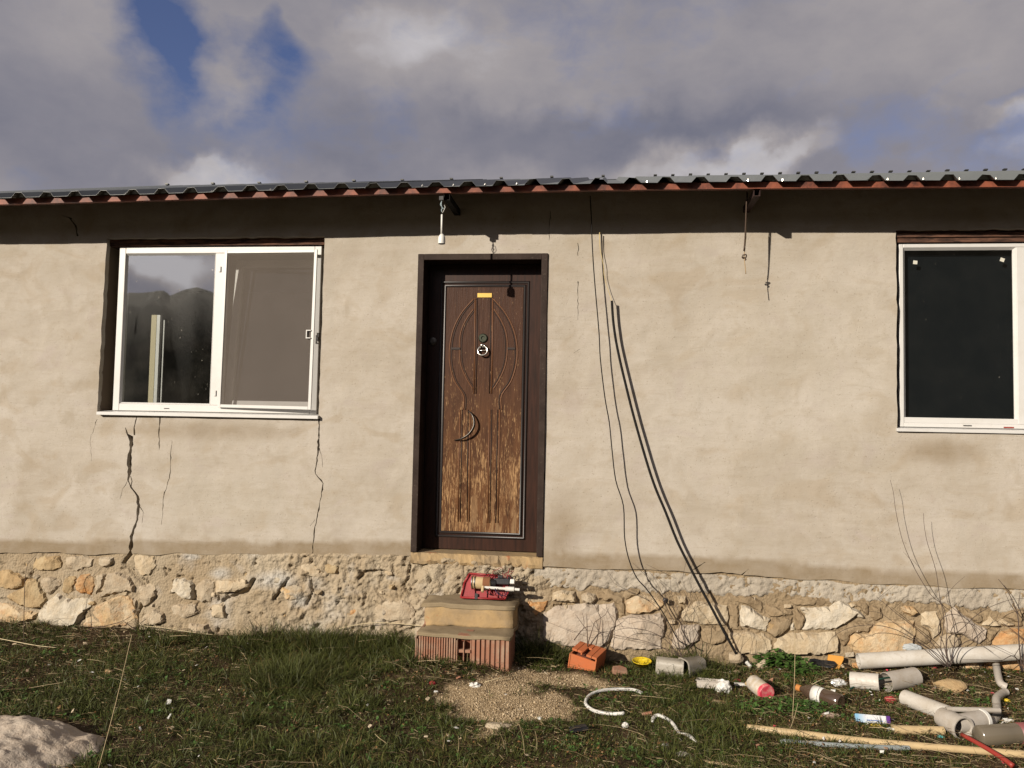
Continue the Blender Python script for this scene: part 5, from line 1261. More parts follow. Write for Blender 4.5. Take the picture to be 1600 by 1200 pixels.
# shoe sole
m = MB(); p = gp(1283, 1046, .024); M_ = Matrix.Translation(p) @ Matrix.Rotation(math.radians(-14), 4, 'Z') @ Matrix.Rotation(math.radians(38), 4, 'X')
so_ = [(-.075, 0), (-.07, .022), (-.04, .034), (0, .028), (.04, .030), (.08, .024), (.095, 0), (.08, -.022), (.04, -.03), (0, -.026), (-.04, -.032), (-.068, -.022)]
n = len(so_); V = [M_ @ Vector((a, b, -.010+.012*(a/.1)**2)) for a, b in so_]+[M_ @ Vector((a*.97, b*.93, .010+.012*(a/.1)**2)) for a, b in so_]
m.add(V, [tuple(range(n))[::-1], tuple(range(n, 2*n))]+[(i, (i+1) % n, n+(i+1) % n, n+i) for i in range(n)])
for i in range(5): m.box(-.05+i*.028, -.04+i*.028, -.022, .022, .009, .016, M_)
single(m, 'shoe_sole', M_black, 'black oval shoe sole lying at the foot of the stone plinth', 'shoe sole', bevel=.002)
single(MB().tube([gp(1262, 1036, .02), gp(1288, 1050, .012), gp(1302, 1045, .02), gp(1310, 1040, .012)], .004, 5, sub=4, flat=.5), 'wood_strip', M_straw if 0 else M_cream, 'thin pale strip curling under the black shoe sole', 'strip', smooth=True)

# jar with pink lid (tilted towards the viewer)
def jar(p, ax_, r, L, mbody, mlid, label, lidL=.03, neck=True, name='jar', lid_in_front=True):
    ax_ = Vector(ax_).normalized(); e0 = empty(name, tuple(p), label, name)
    c = Vector(p)
    MB().lathe([(0, 0), (r*.9, 0), (r, .008), (r, L*.82), (r*.92, L*.92), (r*.86, L)], c, ax_, 26).build('body', mbody, e0, auto=.7)
    if mlid: MB().lathe([(r*.99, L-lidL*.3), (r*1.05, L-lidL*.25), (r*1.05, L+lidL*.8), (r*.98, L+lidL), (r*.5, L+lidL*.96), (0, L+lidL*.92)], c, ax_, 26).build('lid', mlid, e0, auto=.7)
    return e0
def f_jar(t, b):
    p = t.pos(); n = t.noise(p, 26, 5, .6); t.put(b.inputs['Base Color'], t.mix(t.mapr(n, .4, .6), (.50, .42, .31), (.62, .57, .5)))
p = gp(1201, 1086, .045); jar(p+Vector((-.06, .16, .02)), (.38, -1, -.12), .047, .135, mat('milky_jar', f_jar, rough=.5), M_pink, 'upturned beige jar with a scratched pink-red lid facing the viewer', .02)
p = gp(1186, 1082, .03); t_a = p+Vector((-.05, .10, .02)); t_b = p+Vector((.055, -.05, -.005))
single(MB().tube([t_a, (t_a*2+t_b)/3, (t_a+t_b*2)/3, t_b, t_b+Vector((.012, -.012, -.004))], [.022, .024, .018, .012, .004], 14, sub=2, flat=.6), 'squeezed_tube', M_cream, 'squeezed cream plastic tube lying left of the pink-lidded jar', 'tube', smooth=True)
p = gp(1146, 1072, .006); 
# tray and crumpled plastic
p = gp(1112, 1076, .004); M_ = Matrix.Translation(p+Vector((0, .02, 0))) @ Matrix.Rotation(math.radians(-6), 4, 'Z') @ Matrix.Rotation(math.radians(-10), 4, 'X')
m = MB(); a, b_, h_ = .085, .055, .045
for (x0, x1, y0, y1, z0, z1) in ((-a, a, -b_, -b_+.004, 0, h_), (-a, a, b_-.004, b_, 0, h_), (-a, -a+.004, -b_+.004, b_-.004, 0, h_), (a-.004, a, -b_+.004, b_-.004, 0, h_), (-a+.004, a-.004, -b_+.004, b_-.004, 0, .004), (-a-.008, a+.008, -b_-.008, -b_-.0005, h_-.005, h_)): m.box(x0, x1, y0, y1, z0, z1, M_)
single(m, 'food_tray', M_greypvc, 'pale taupe plastic tray with a printed white side, right of the grey tubs', 'tray', bevel=.002)
def crumple(name, p, r, mm, label, cat, sq=(1, 1, .7), seed=0, amp=.5):
    bm = bmesh.new(); bmesh.ops.create_icosphere(bm, subdivisions=3, radius=1); rs = random.Random(seed)
    o = Vector((rs.uniform(-9, 9), rs.uniform(-9, 9), seed))
    V = []
    for v in bm.verts:
        k = 1-amp*abs(mnoise.noise(v.co*1.6+o))*1.6-amp*.5*abs(mnoise.noise(v.co*4+o)); q = v.co*k*r; V.append((p[0]+q.x*sq[0], p[1]+q.y*sq[1], p[2]+q.z*sq[2]+r*sq[2]*.45))
    F = [[v.index for v in f.verts] for f in bm.faces]; bm.free()
    o = rawmesh(name, V, F, mm); return tag(o, label, cat)
crumple('crumpled_bag', gp(1130, 1080), .062, M_white, 'crumpled white plastic bag at the right end of the taupe tray', 'plastic bag', (1, .8, .85), 4)
single(MB().box(0, 1, 0, 1, 0, 1, Matrix.Translation(gp(1148, 1072, .005)) @ Matrix.Rotation(.1, 4, 'Z') @ Matrix.Diagonal((.10, .025, .014, 1))), 'plastic_strip', M_white, 'short white plastic strip beside the crumpled bag', 'strip', bevel=.002)
crumple('foil_scrap', gp(1311, 1070), .055, mat('crinkled_foil', color=(.70, .70, .68), rough=.3, metal=.7), 'crinkled silver foil scrap left of the short grey pipe', 'foil', (1.1, .7, .55), 9, .6)
crumple('foil_scrap', gp(1341, 1068), .045, mat('crinkled_foil_pale', color=(.75, .74, .70), rough=.35, metal=.5), 'silver foil scrap tucked against the mouth of the short grey pipe', 'foil', (1.2, .6, .5), 12, .6)
crumple('white_wrapper', gp(742, 1060), .040, M_white, 'white and grey torn wrapper in the straw just in front of the doorstep', 'wrapper', (1, .6, .45), 15, .6)
crumple('red_scrap', gp(676, 1064), .022, M_red, 'small red plastic scrap in the grass left of the sandy patch', 'scrap', (1, .6, .6), 16, .4)
crumple('red_scrap', gp(1391, 1097), .040, mat('faded_red_cloth', color=(.36, .05, .05), rough=.9), 'faded red crumpled scrap left of the white waste pipe', 'scrap', (1, .7, .6), 17, .5)
crumple('plastic_bit', gp(977, 1136), .020, M_white, 'small white bottle cap in the grass below the hose loop', 'cap', (1, .8, .9), 18, .15)
crumple('plastic_scrap', gp(1040, 1166), .022, M_white, 'tiny clear white scrap in the grass below the broken hose', 'scrap', (1, .7, .5), 19, .5)
crumple('plastic_scrap', gp(1066, 1181), .034, M_grey, 'grey white lump near the bottom edge right of the small clear scrap', 'scrap', (1, .7, .45), 20, .3)
crumple('white_pebble', gp(843, 1124), .013, M_white, 'tiny white pebble at the right rim of the sandy patch', 'pebble', (1, .9, .8), 21, .2)
crumple('yellow_scrap', gp(1367, 1136), .035, mat('yellow_wrapper_skin', color=(.55, .40, .04), rough=.5), 'crumpled yellow scrap under the blue and white carton', 'scrap', (1.2, .6, .4), 22, .5)
crumple('yellow_flower_scrap', gp(1573, 1096), .022, M_yellow, 'bright yellow-green scrap right of the silver elbow pipe', 'scrap', (1, .7, .5), 23, .5)
crumple('plastic_scrap', gp(1574, 1128), .030, M_white, 'clear crumpled plastic beside the lying clear bottle', 'scrap', (1.3, .7, .5), 24, .5)
crumple('white_scrap', gp(1392, 1142), .022, M_white, 'small white scrap at the purple end of the carton', 'scrap', (1.4, .7, .6), 25, .4)
crumple('teal_scrap', gp(1470, 1152), .018, mat('teal_plastic', color=(.08, .35, .34), rough=.4), 'tiny teal scrap on the grass above the long cream pipe', 'scrap', (1.3, .7, .5), 26, .4)
crumple('brown_wrapper', gp(1298, 1120), .045, mat('brown_paper', color=(.34, .25, .19), rough=.8), 'brownish torn wrapper on the weeds left of the carton', 'wrapper', (1.3, .7, .35), 27, .6)
single(MB().tube([gp(1003, 1116, .01), gp(1018, 1114, .012)], [.008, .010], 6), 'red_clay_bit', M_claydirty, 'small reddish clay bit between the hose loop and the bent hose', 'brick shard')
# rocks lying about
def rock(p, r, col, label, sq=(1, .8, .6), seed=0, name='rock'):
    bm = bmesh.new(); bmesh.ops.create_icosphere(bm, subdivisions=3, radius=1); rs = random.Random(seed)
    pl = [(Vector((rs.gauss(0, 1), rs.gauss(0, 1), rs.gauss(0, 1))).normalized(), rs.uniform(.55, .85)) for _ in range(9)]
    V = []
    for v in bm.verts:
        q = v.co.copy()
        for nrm, dd in pl:
            s_ = q.dot(nrm)
            if s_ > dd: q -= nrm*(s_-dd)*.92
        q *= r*(1+.10*mnoise.noise(q*3+Vector((seed, 0, 0)))); V.append((p[0]+q.x*sq[0], p[1]+q.y*sq[1], p[2]+q.z*sq[2]+r*sq[2]*.3))
    F = [[v.index for v in f.verts] for f in bm.faces]; bm.free()
    return tag(rawmesh(name, V, F, MS[col]), label, 'rock')
rock(gp(1487, 1078), .085, 't', 'flat brown rock on bare soil below the long white pipe', (1.3, .7, .55), 2)
rock(gp(1445, 1050), .038, 'o', 'small orange rock at the right end of the short grey pipe', (1.1, .7, .6), 3)
rock(gp(1517, 1060), .045, 'y', 'yellowish rock between the bush foot and the elbow pipe', (1.2, .7, .6), 4)
rock(gp(1150, 1030), .048, 'b', 'grey beige rock at the foot of the bowed black pipe', (1.3, .7, .9), 5)
rock(gp(1192, 1045), .055, 'b', 'round beige rock right of the pipe foot, above the pink-lidded jar', (.9, .8, .9), 6)
rock(gp(1340, 1044), .035, 'o', 'small orange rock under the left end of the white pipe', (1, .7, .8), 7)
rock(gp(1120, 1098), .045, 'o', 'pinkish flat rock in the grass below the tray', (1.3, .6, .35), 8)
rock(gp(1148, 1052), .030, 'y', 'little cream rock among brown litter near the pipe foot', (1.2, .7, .6), 9)
rock(gp(1536, 1175), .040, 'o', 'brown flat rock in front of the red stick', (1.4, .6, .35), 10)
rock(gp(170, 1052), .028, 'o', 'small orange rock in grass near the left plinth', (1, .7, .8), 31)
rock(gp(93, 1108), .018, 'o', 'tiny orange pebble in the grass above the pale boulder', (1, .7, .9), 32)
rock(gp(780, 1136), .05, 'b', 'flat grey stone sunk in soil at the lower edge of the sandy patch', (1.6, .7, .3), 33)

# the pale boulder, bottom left
def boulder():
    c = gp(8, 1178); n = 70; xs = np.linspace(-1, 1, n); A, B = np.meshgrid(xs, xs, indexing='ij')
    Rr = np.hypot(A, B); k = (fbm(A+5, B, 2.2, 3, 400)-.5)*.35
    hgt = np.clip(1-np.maximum(Rr+k, 0)**2.6, -.35, 1)
    X_ = c.x+A*.46-B*.10; Y_ = c.y+B*.42
    Z_ = ghs(c.x, c.y)-.005+hgt*.10+(fbm(X_, Y_, 6, 4, 401)-.5)*.075*np.clip(hgt*2, 0, 1)+np.abs(fbm(X_*1.0+Y_*.8, Y_, 11, 3, 402)-.5)*.05*np.clip(hgt*2, 0, 1)-(Rr > 1.02)*.05
    idx = np.arange(n*n).reshape(n, n); Q = np.stack([idx[:-1, :-1], idx[1:, :-1], idx[1:, 1:], idx[:-1, 1:]], -1).reshape(-1, 4)
    o = rawmesh('boulder', np.stack([X_.ravel(), Y_.ravel(), Z_.ravel()], -1), Q, MS['p'], smooth=True)
    tag(o, 'large pale lumpy limestone boulder half buried in grass at the lower left corner', 'boulder')
boulder()

# brown bottle with label
def bottle(pa, pb, r, mm, mlabel, label, mcap=None, cat='bottle'):
    pa, pb = Vector(pa), Vector(pb); ax_ = (pb-pa); L = ax_.length; ax_.normalize(); e0 = empty('bottle', tuple(pa), label, cat)
    MB().lathe([(0, .004), (r*.8, 0), (r, .01), (r*1.0, L*.30), (r*.96, L*.34), (r, L*.38), (r, L*.68), (r*.75, L*.80), (r*.36, L*.90), (r*.33, L*.97), (0, L*.97)], pa, ax_, 26).build('body', mm, e0, auto=.9)
    if mlabel: MB().lathe([(r*1.012, L*.40), (r*1.012, L*.62)], pa, ax_, 26).build('paper_label', mlabel, e0, smooth=True)
    if mcap: MB().lathe([(r*.40, L*.93), (r*.42, L*1.03), (0, L*1.03)], pa, ax_, 16).build('cap', mcap, e0, auto=.7)
M_brownglass = mat('brown_plastic_glaze', color=(.075, .048, .032), rough=.12, spec=.7)
a = gp(1300, 1096, .045); b = gp(1252, 1080, .04)
bottle(a+Vector((.05, -.0, -.004)), b+Vector((-.01, .03, .01)), .045, M_brownglass, M_white, 'brown bottle with a white label lying in weeds below the orange tile', mat('orange_cap', color=(.5, .2, .05)))
a = gp(1531, 1150, .05); bottle(gp(1527, 1150, .045), gp(1680, 1140, .06), .050, mat('cloudy_clear_plastic', color=(.15, .125, .09), rough=.2, spec=.6), mat('dull_pink_label', color=(.22, .07, .07), rough=.5), 'large clear ribbed bottle lying across the right edge above the cream pipe', None)

# carton
p = gp(1363, 1131, .002); M_ = Matrix.Translation(p) @ Matrix.Rotation(math.radians(-5), 4, 'Z') @ Matrix.Rotation(math.radians(-28), 4, 'X')
ct = empty('carton', tuple(p), 'small blue and white carton with a purple end lying on the grass', 'carton')
def f_cart(t, b):
    q = t.objc(); sp = t.node('ShaderNodeSeparateXYZ'); t.l.new(q, sp.inputs[0]); n = t.noise(q, 30, 4)
    c = t.mix(t.mapr(t.math('ADD', sp.outputs[0], t.math('MULTIPLY', n, .03)), -.055, .0), (.20, .42, .62), (.66, .68, .70)); t.put(b.inputs['Base Color'], t.mix(t.mapr(n, .6, .7, 0, .4), c, (.45, .3, .5)))
MB().box(-.085, .068, -.020, .020, .0, .042, M_).build('box_body', mat('printed_card', f_cart, rough=.4), ct, bevel=.002)
MB().box(.069, .088, -.021, .021, -.001, .043, M_).build('box_end', mat('purple_card', color=(.09, .02, .20), rough=.5), ct, bevel=.002)
MB().box(-.03, .05, -.0206, -.0202, .012, .016, M_).build('printed_line', mat('blue_print', color=(.05, .15, .45)), ct)

# ---- pipes
def tpipe(name, pts, r, mm, label, cat='pipe', wall=.003, n=24, sub=0): return single(MB().pipe(pts, r, wall, n, sub), name, mm, label, cat, auto=.7)
a = W(1341, 1033, -.13); b = W(1700, 1013, -.12); a.z = W(1340, 1033, -.13).z; 
tpipe('waste_pipe', [a, b], .048, M_pipe, 'long dirty white waste pipe leaning along the foot of the plinth', wall=.004)
p = gp(1385, 1072, .05); q = gp(1425, 1072, .05)
tpipe('waste_pipe', [gp(1384, 1066, .052), gp(1424, 1058, .052)+Vector((.03, .02, 0))], .055, M_greypvc, 'short grey pipe piece lying open under the long white pipe, the right one', wall=.003)
tpipe('waste_pipe', [gp(1336, 1064, .045)+Vector((-.02, .02, 0)), gp(1374, 1066, .045)], .048, M_pipe, 'short grey pipe piece with its round mouth facing right', wall=.003)
hs = [gp(1326, 1078, .01), gp(1345, 1068, .035), gp(1372, 1060, .075), gp(1395, 1058, .085), gp(1415, 1062, .06), gp(1432, 1070, .02)]
single(MB().tube(hs, .0055, 8, sub=6), 'green_hose', M_darkgreen, 'thin dark green hose arching over the short grey pipes', 'hose', smooth=True)
# waste pipe with branch fitting
wp = empty('branch_fitting', tuple(gp(1500, 1125)), 'white waste pipe joined to a grey open branch fitting with a thin side pipe', 'pipe fitting')
a = gp(1414, 1090, .045); b = gp(1482, 1116, .048)
MB().pipe([a, b], .043, .003, 24).build('straight_pipe', M_pipe, wp, auto=.7)
m = MB(); b2 = gp(1488, 1132, .05); c2_ = gp(1492, 1140, .05)
c0_ = gp(1479, 1126, .055)
m.pipe([c0_+Vector((.0, .05, .0)), c0_+Vector((.02, -.02, 0)), c0_+Vector((.045, -.09, -.005))], [.050, .054, .056], .004, 26, sub=3); m.build('socket_bend', M_greypvc, wp, auto=.7)
d0 = gp(1505, 1130, .05); d1 = gp(1538, 1126, .05)
MB().pipe([d0+Vector((-.04, -.01, 0)), d0, d1+Vector((.0, .02, 0))], [.047, .047, .049], .004, 26).build('branch_socket', M_greypvc, wp, auto=.7)
for q in (c0_+Vector((.045, -.09, -.005)), ):
    dr = Vector((.35, -1, -.05)); MB().pipe([q-dr.normalized()*.012, q+dr.normalized()*.004], .061, .006, 26).build('socket_rim', M_greypvc, wp, auto=.7)
e1 = d1+Vector((0, .02, 0)); dr = (e1-d0).normalized(); MB().pipe([e1-dr*.014, e1+dr*.004], .054, .005, 26).build('socket_rim', M_white, wp, auto=.7)
MB().pipe([gp(1478, 1108, .105), gp(1562, 1110, .09)], .013, .002, 12).build('side_pipe', M_greypvc, wp, auto=.7)
# elbow pipe chain
pe_ = [gp(1556, 1052, .06), gp(1562, 1062, .035), gp(1573, 1068, .03)]
tpipe('elbow_pipe', pe_, .021, M_greypvc, 'short silver-grey elbow pipe just below the bush at right', sub=4, n=18)
pe_ = [gp(1573, 1074, .03), gp(1566, 1083, .03), gp(1557, 1092, .03), gp(1558, 1108, .028), gp(1556, 1121, .028), gp(1545, 1132, .028), gp(1535, 1139, .026)]
tpipe('elbow_pipe', pe_, [.019, .022, .022, .021, .020, .019, .021], M_greypvc, 'S-shaped silver-grey trap pipe behind the branch fitting', sub=4, n=18)
single(MB().tube([gp(1542, 1116, .055), gp(1556, 1117, .06), gp(1568, 1118, .05)], .006, 8, sub=3), 'black_strap', M_cable, 'short black band lying across the S-shaped trap pipe', 'strap', smooth=True)
# long cream pipe and others
lp_ = [gp(1168, 1137, .022), gp(1230, 1144, .028), gp(1330, 1156, .026), gp(1450, 1167, .026), gp(1560, 1176, .026), gp(1680, 1186, .026)]
tpipe('cream_pipe', lp_, .0175, M_cream, 'long thin cream pipe lying across the grass at lower right', n=18, sub=3)
tpipe('blue_grey_pipe', [gp(1218, 1158, .012), gp(1330, 1166, .014), gp(1420, 1169, .014)], .012, mat('blue_grey_plastic', color=(.27, .30, .30), rough=.6), 'thin blue-grey pipe half hidden beneath the long cream pipe', n=12, sub=3)
tpipe('cream_pipe', [gp(1395, 1140, .018), gp(1474, 1142, .018)], .022, M_cream, 'short cream pipe piece between the carton and the branch fitting', n=18)
st_ = [gp(1503, 1148, .075), gp(1535, 1166, .075), gp(1565, 1184, .06), gp(1583, 1197, .05)]
single(MB().tube(st_, [.0105, .011, .0115, .0125], 10, sub=3), 'red_stick', M_redstick, 'thin red stick propped on the long cream pipe at lower right', 'stick', smooth=True)
# white hose loop
hl = [(1003, 1083), (990, 1078), (965, 1077), (940, 1079), (922, 1086), (915, 1096), (918, 1104), (930, 1111), (950, 1115), (970, 1115), (974, 1114)]
single(MB().tube([gp(x_, y_, .014) for x_, y_ in hl], .0095, 10, sub=5), 'white_hose', M_white, 'white hose bent in a half loop on the grass right of the sandy patch', 'hose', smooth=True)
hl = [(1019, 1128), (1021, 1122), (1028, 1119), (1040, 1122), (1050, 1129), (1057, 1139), (1062, 1145), (1072, 1147), (1080, 1152), (1088, 1159)]
single(MB().tube([gp(x_, y_, .016) for x_, y_ in hl], [.007, .011, .012, .010, .010, .010, .007, .009, .011, .005], 10, sub=4, flat=.7), 'broken_hose', M_white, 'broken curved piece of white hose lower in the grass, torn at both ends', 'hose', smooth=True)
hl = [(1097, 1187), (1110, 1191), (1125, 1193), (1150, 1199), (1175, 1204)]
single(MB().tube([gp(x_, y_, .014) for x_, y_ in hl], [.003, .010, .012, .013, .012], 8, sub=3, flat=.5), 'pale_strip', M_cream, 'pale bent plastic strip at the bottom edge of the grass', 'strip', smooth=True)
# black drain grid
p = gp(903, 1137, .014); M_ = Matrix.Translation(p) @ Matrix.Rotation(math.radians(10), 4, 'Z') @ Matrix.Rotation(math.radians(-12), 4, 'X') @ Matrix.Rotation(math.radians(-8), 4, 'Y')
gr = empty('plastic_grille', tuple(p), 'small black slotted plastic grille near the lower edge of the sandy patch', 'grille')
m = MB(); m.box(-.048, .048, -.04, .04, -.014, .0, M_); m.build('base', M_black, gr, bevel=.002)
for i in range(5): MB().box(-.044, .044, -.036+i*.016, -.029+i*.016, .0005, .008, M_).build('slat', M_black, gr, bevel=.001)
# small bits near the footing
single(MB().tube([gp(1166, 1034, .02), gp(1173, 1042, .015)], .012, 10), 'plastic_bit', M_white, 'little white tube end beside the foot of the bowed pipe', 'cap', bevel=.003)
crumple('fabric_scrap', W(1040, 936, -.05)+Vector((0, 0, -.02)), .020, M_black, 'small black and white rag stuck in the stones behind the dry twigs', 'rag', (1, .5, 1.2), 41, .5)
crumple('fabric_scrap', gp(1128, 1046), .030, mat('dark_slate_cloth', color=(.06, .06, .075), rough=.9), 'dark slate rag lying left of the pipe foot', 'rag', (1.3, .7, .5), 42, .5)
crumple('red_scrap', gp(1152, 1064), .02, mat('crimson_foil', color=(.22, .02, .03), rough=.4), 'tiny crimson scrap among brown litter above the tray', 'scrap', (1.3, .7, .5), 43, .5)
crumple('fabric_scrap', W(1425, 1012, -.09)+Vector((0, 0, -.01)), .045, mat('pale_blue_grey_cloth', color=(.42, .45, .46), rough=.8), 'pale blue-grey cloth tucked behind the long white pipe', 'rag', (1.5, .5, .6), 44, .4)

# ---- plants
def twigbush(base, stems, name, label, r0=.0035, mm=None, sub=4, leafcol=None, kids=0, seed=1):
    """stems: lists of (px, py, Y)"""
    e0 = empty(name, tuple(base), label, 'dead plant'); rs = random.Random(seed)
    for s_ in stems:
        pts = [W(a, b, min(y, -.025)) for a, b, y in s_]; n = len(pts)
        m = MB(); m.tube(pts, [r0*(1-.65*i/(n-1)) for i in range(n)], 5, sub=sub)
        for k in range(kids):
            i = rs.randrange(1, n); p = pts[i]; d_ = (pts[i]-pts[i-1]).normalized(); q = p+d_*.05+Vector((rs.gauss(0, .05), rs.gauss(0, .03), rs.uniform(.0, .06))); q2 = q+(q-p)*.7+Vector((rs.gauss(0, .015), 0, rs.uniform(-.01, .02)))
            m.tube([p, q, q2], [r0*.5, r0*.4, r0*.25], 4, sub=2)
        m.build('stem', mm or M_stem2, e0, smooth=True)
    return e0
Y0 = -.27; b0 = W(1482, 1046, Y0); b0.z = ghs(b0.x, Y0)
big_ = [
 [(1482, 1044, Y0), (1470, 1012, Y0), (1475, 970, Y0+.05), (1468, 930, Y0+.08), (1462, 890, Y0+.1), (1449, 848, Y0+.12), (1444, 820, Y0+.13), (1443, 802, Y0+.13)],
 [(1482, 1044, Y0), (1478, 1010, Y0), (1480, 975, Y0+.05), (1472, 945, Y0+.08), (1455, 930, Y0+.1), (1430, 890, Y0+.11), (1411, 847, Y0+.12), (1400, 800, Y0+.13), (1396, 770, Y0+.13), (1391, 750, Y0+.13)],
 [(1480, 1042, Y0), (1455, 1016, Y0-.02), (1430, 1000, Y0), (1400, 984, Y0), (1370, 977, Y0+.02), (1340, 978, Y0+.03), (1315, 986, Y0+.02), (1296, 1002, Y0-.02), (1291, 1022, Y0-.04)],
 [(1482, 1042, Y0), (1480, 1000, Y0-.02), (1500, 985, Y0), (1530, 958, Y0), (1560, 943, Y0+.03), (1585, 936, Y0+.03), (1612, 935, Y0+.03)],
 [(1482, 1040, Y0), (1462, 1012, Y0), (1445, 994, Y0+.02), (1420, 973, Y0), (1400, 958, Y0), (1385, 945, Y0+.03), (1372, 935, Y0+.05), (1370, 932, Y0+.05)],
 [(1484, 1042, Y0), (1500, 1010, Y0-.03), (1520, 1000, Y0-.02), (1540, 1012, Y0-.05), (1552, 1020, Y0-.05)],
 [(1482, 1042, Y0), (1475, 1008, Y0+.02), (1466, 985, Y0+.04), (1473, 966, Y0+.05), (1490, 960, Y0+.05), (1512, 968, Y0+.04), (1530, 990, Y0+.02), (1535, 1000, Y0)],
 [(1484, 1040, Y0), (1492, 1005, Y0), (1510, 985, Y0+.02), (1500, 960, Y0+.05), (1483, 945, Y0+.05), (1478, 930, Y0+.05)],
 [(1480, 1044, Y0), (1460, 1028, Y0-.02), (1440, 1010, Y0-.03), (1428, 995, Y0-.02), (1400, 975, Y0-.01), (1375, 958, Y0), (1355, 955, Y0)],
]
twigbush(b0, big_, 'dry_bush', 'large bare twiggy bush with long arching stems in front of the white pipe at right', .0028, kids=1, seed=4)
Y1 = -.22; b1_ = W(1597, 1052, Y1)
twigbush(b1_, [[(1597, 1050, Y1), (1592, 1000, Y1), (1590, 960, Y1+.05), (1575, 925, Y1+.08), (1560, 905, Y1+.1)], [(1597, 1050, Y1), (1585, 1025, Y1-.05), (1566, 1032, Y1-.08)], [(1598, 1050, Y1), (1602, 1000, Y1), (1610, 960, Y1)]], 'dry_bush', 'upright dark stem at the right edge beside the end of the white pipe', .0045, kids=2, seed=8)
Y2 = -.17; b2_ = W(1062, 1030, Y2)
mid_ = [
 [(1062, 1028, Y2), (1050, 990, Y2+.03), (1035, 960, Y2+.05), (1015, 940, Y2+.07), (985, 925, Y2+.1), (960, 912, Y2+.12)],
 [(1064, 1028, Y2), (1055, 985, Y2+.03), (1040, 945, Y2+.08), (1020, 915, Y2+.12), (1008, 898, Y2+.14)],
 [(1064, 1028, Y2), (1070, 990, Y2), (1062, 960, Y2+.05), (1050, 930, Y2+.08), (1047, 900, Y2+.12)],
 [(1062, 1026, Y2), (1040, 1000, Y2), (1010, 985, Y2), (975, 982, Y2), (950, 992, Y2), (938, 1010, Y2-.03)],
 [(1066, 1026, Y2), (1085, 1000, Y2), (1092, 970, Y2+.03), (1078, 940, Y2+.06), (1066, 905, Y2+.1)],
 [(1062, 1026, Y2), (1030, 1010, Y2), (1000, 1000, Y2), (960, 992, Y2), (920, 985, Y2), (895, 988, Y2)],
 [(1064, 1026, Y2), (1060, 985, Y2+.03), (1075, 950, Y2+.06), (1070, 925, Y2+.08)],
 [(1060, 1026, Y2), (1045, 1000, Y2), (1052, 970, Y2+.04), (1040, 948, Y2+.07), (1034, 925, Y2+.1)],
 [(1066, 1024, Y2), (1050, 1002, Y2), (1025, 975, Y2+.02), (990, 965, Y2+.03), (965, 968, Y2+.03)],
]
twigbush(b2_, mid_, 'dry_bush', 'tangle of thin dry twigs against the pale stones left of the pipe foot', .0022, kids=4, seed=5)
Y3 = -.16; b3_ = W(922, 1010, Y3)
st3 = twigbush(b3_, [[(918, 1010, Y3), (917.5, 985, Y3), (917, 960, Y3)], [(931, 1008, Y3), (936, 985, Y3+.02), (939, 966, Y3+.03)], [(918, 1008, Y3), (925, 985, Y3), (929, 972, Y3)], [(897, 1000, Y3), (912, 982, Y3), (925, 978, Y3)]], 'dead_weed', 'short brown dead weed standing behind the loose orange brick', .0038, mm=M_stem, kids=1, seed=6)
b4_ = gp(38, 1005); Y4 = b4_.y
twigbush(b4_, [[(37, 1005, Y4), (37.5, 960, Y4), (39, 910, Y4+.02), (43, 882, Y4+.03), (46, 876, Y4+.03)]], 'dead_weed', 'single thin dry stem standing before the stones at far left', .003, mm=M_stem, kids=1, seed=7)
twigbush(gp(142, 1008), [[(138, 1008, -.1), (137, 985, -.1), (165, 978, -.1), (190, 971, -.1), (206, 962, -.1)], [(140, 1004, -.1), (165, 990, -.1), (192, 972, -.08)], [(214, 986, -.1), (202, 977, -.1), (192, 970, -.1)]], 'fallen_branch', 'dark forked dead branch lying against the left plinth under the wide crack', .0045, mm=M_stem, seed=9)
twigbush(gp(1165, 1012), [[(1130+i*9, 1018, -.2), (1140+i*7, 1000, -.18), (1160+i*1.5, 985-i*2, -.15)] for i in (0, 2, 3, 5)], 'dry_grass_tuft', 'fan of thin dry grass stalks between the pipe foot and the stones', .0013, mm=M_stem, seed=10)
# leafy weeds
def weed(px, py, rx, ry, n, hmax, label, ls=.028, seed=1):
    c = gp(px, py); rs = random.Random(seed); e0 = empty('leafy_weed', tuple(c), label, 'weed')
    m = MB()
    for i in range(n):
        a = rs.uniform(0, 6.28); r = math.sqrt(rs.random()); x0 = c.x+math.cos(a)*r*rx; y0 = c.y+math.sin(a)*r*ry; z0 = ghs(x0, y0)+rs.random()*hmax*(1-r*.5)
        s_ = ls*rs.uniform(.5, 1.3); th_ = rs.uniform(0, 6.28); el_ = rs.uniform(-.1, .9); u = Vector((math.cos(th_)*math.cos(el_), math.sin(th_)*math.cos(el_), math.sin(el_))); v = u.cross(Vector((0, 0, 1))).normalized()*s_*.34; o = Vector((x0, y0, z0)); dn = Vector((0, 0, -s_*.25))
        m.add([o, o+u*s_*.35+v, o+u*s_*.75+v*.8+dn*.3, o+u*s_+dn, o+u*s_*.75-v*.8+dn*.3, o+u*s_*.35-v, o+u*s_*.5-Vector((0, 0, s_*.06))], [(0, 1, 6), (1, 2, 6), (2, 3, 6), (3, 4, 6), (4, 5, 6), (5, 0, 6)])
    m.build('foliage', M_leaf, e0)
weed(1215, 1040, .14, .07, 260, .14, 'bright green leafy weed growing at the plinth right of the beige rock', .045, 2)
weed(1252, 1054, .10, .06, 140, .10, 'bright green weed just right of the leafy clump at the plinth', .04, 3)
weed(1215, 1108, .24, .12, 620, .07, 'spreading patch of small dark green weeds below the pink-lidded jar', .022, 4)
weed(1275, 1112, .14, .10, 260, .06, 'small dark green weeds right in front of the brown bottle', .022, 5)
weed(1040, 924, .0, .0, 0, .0, 'x', .01, 6) if 0 else None

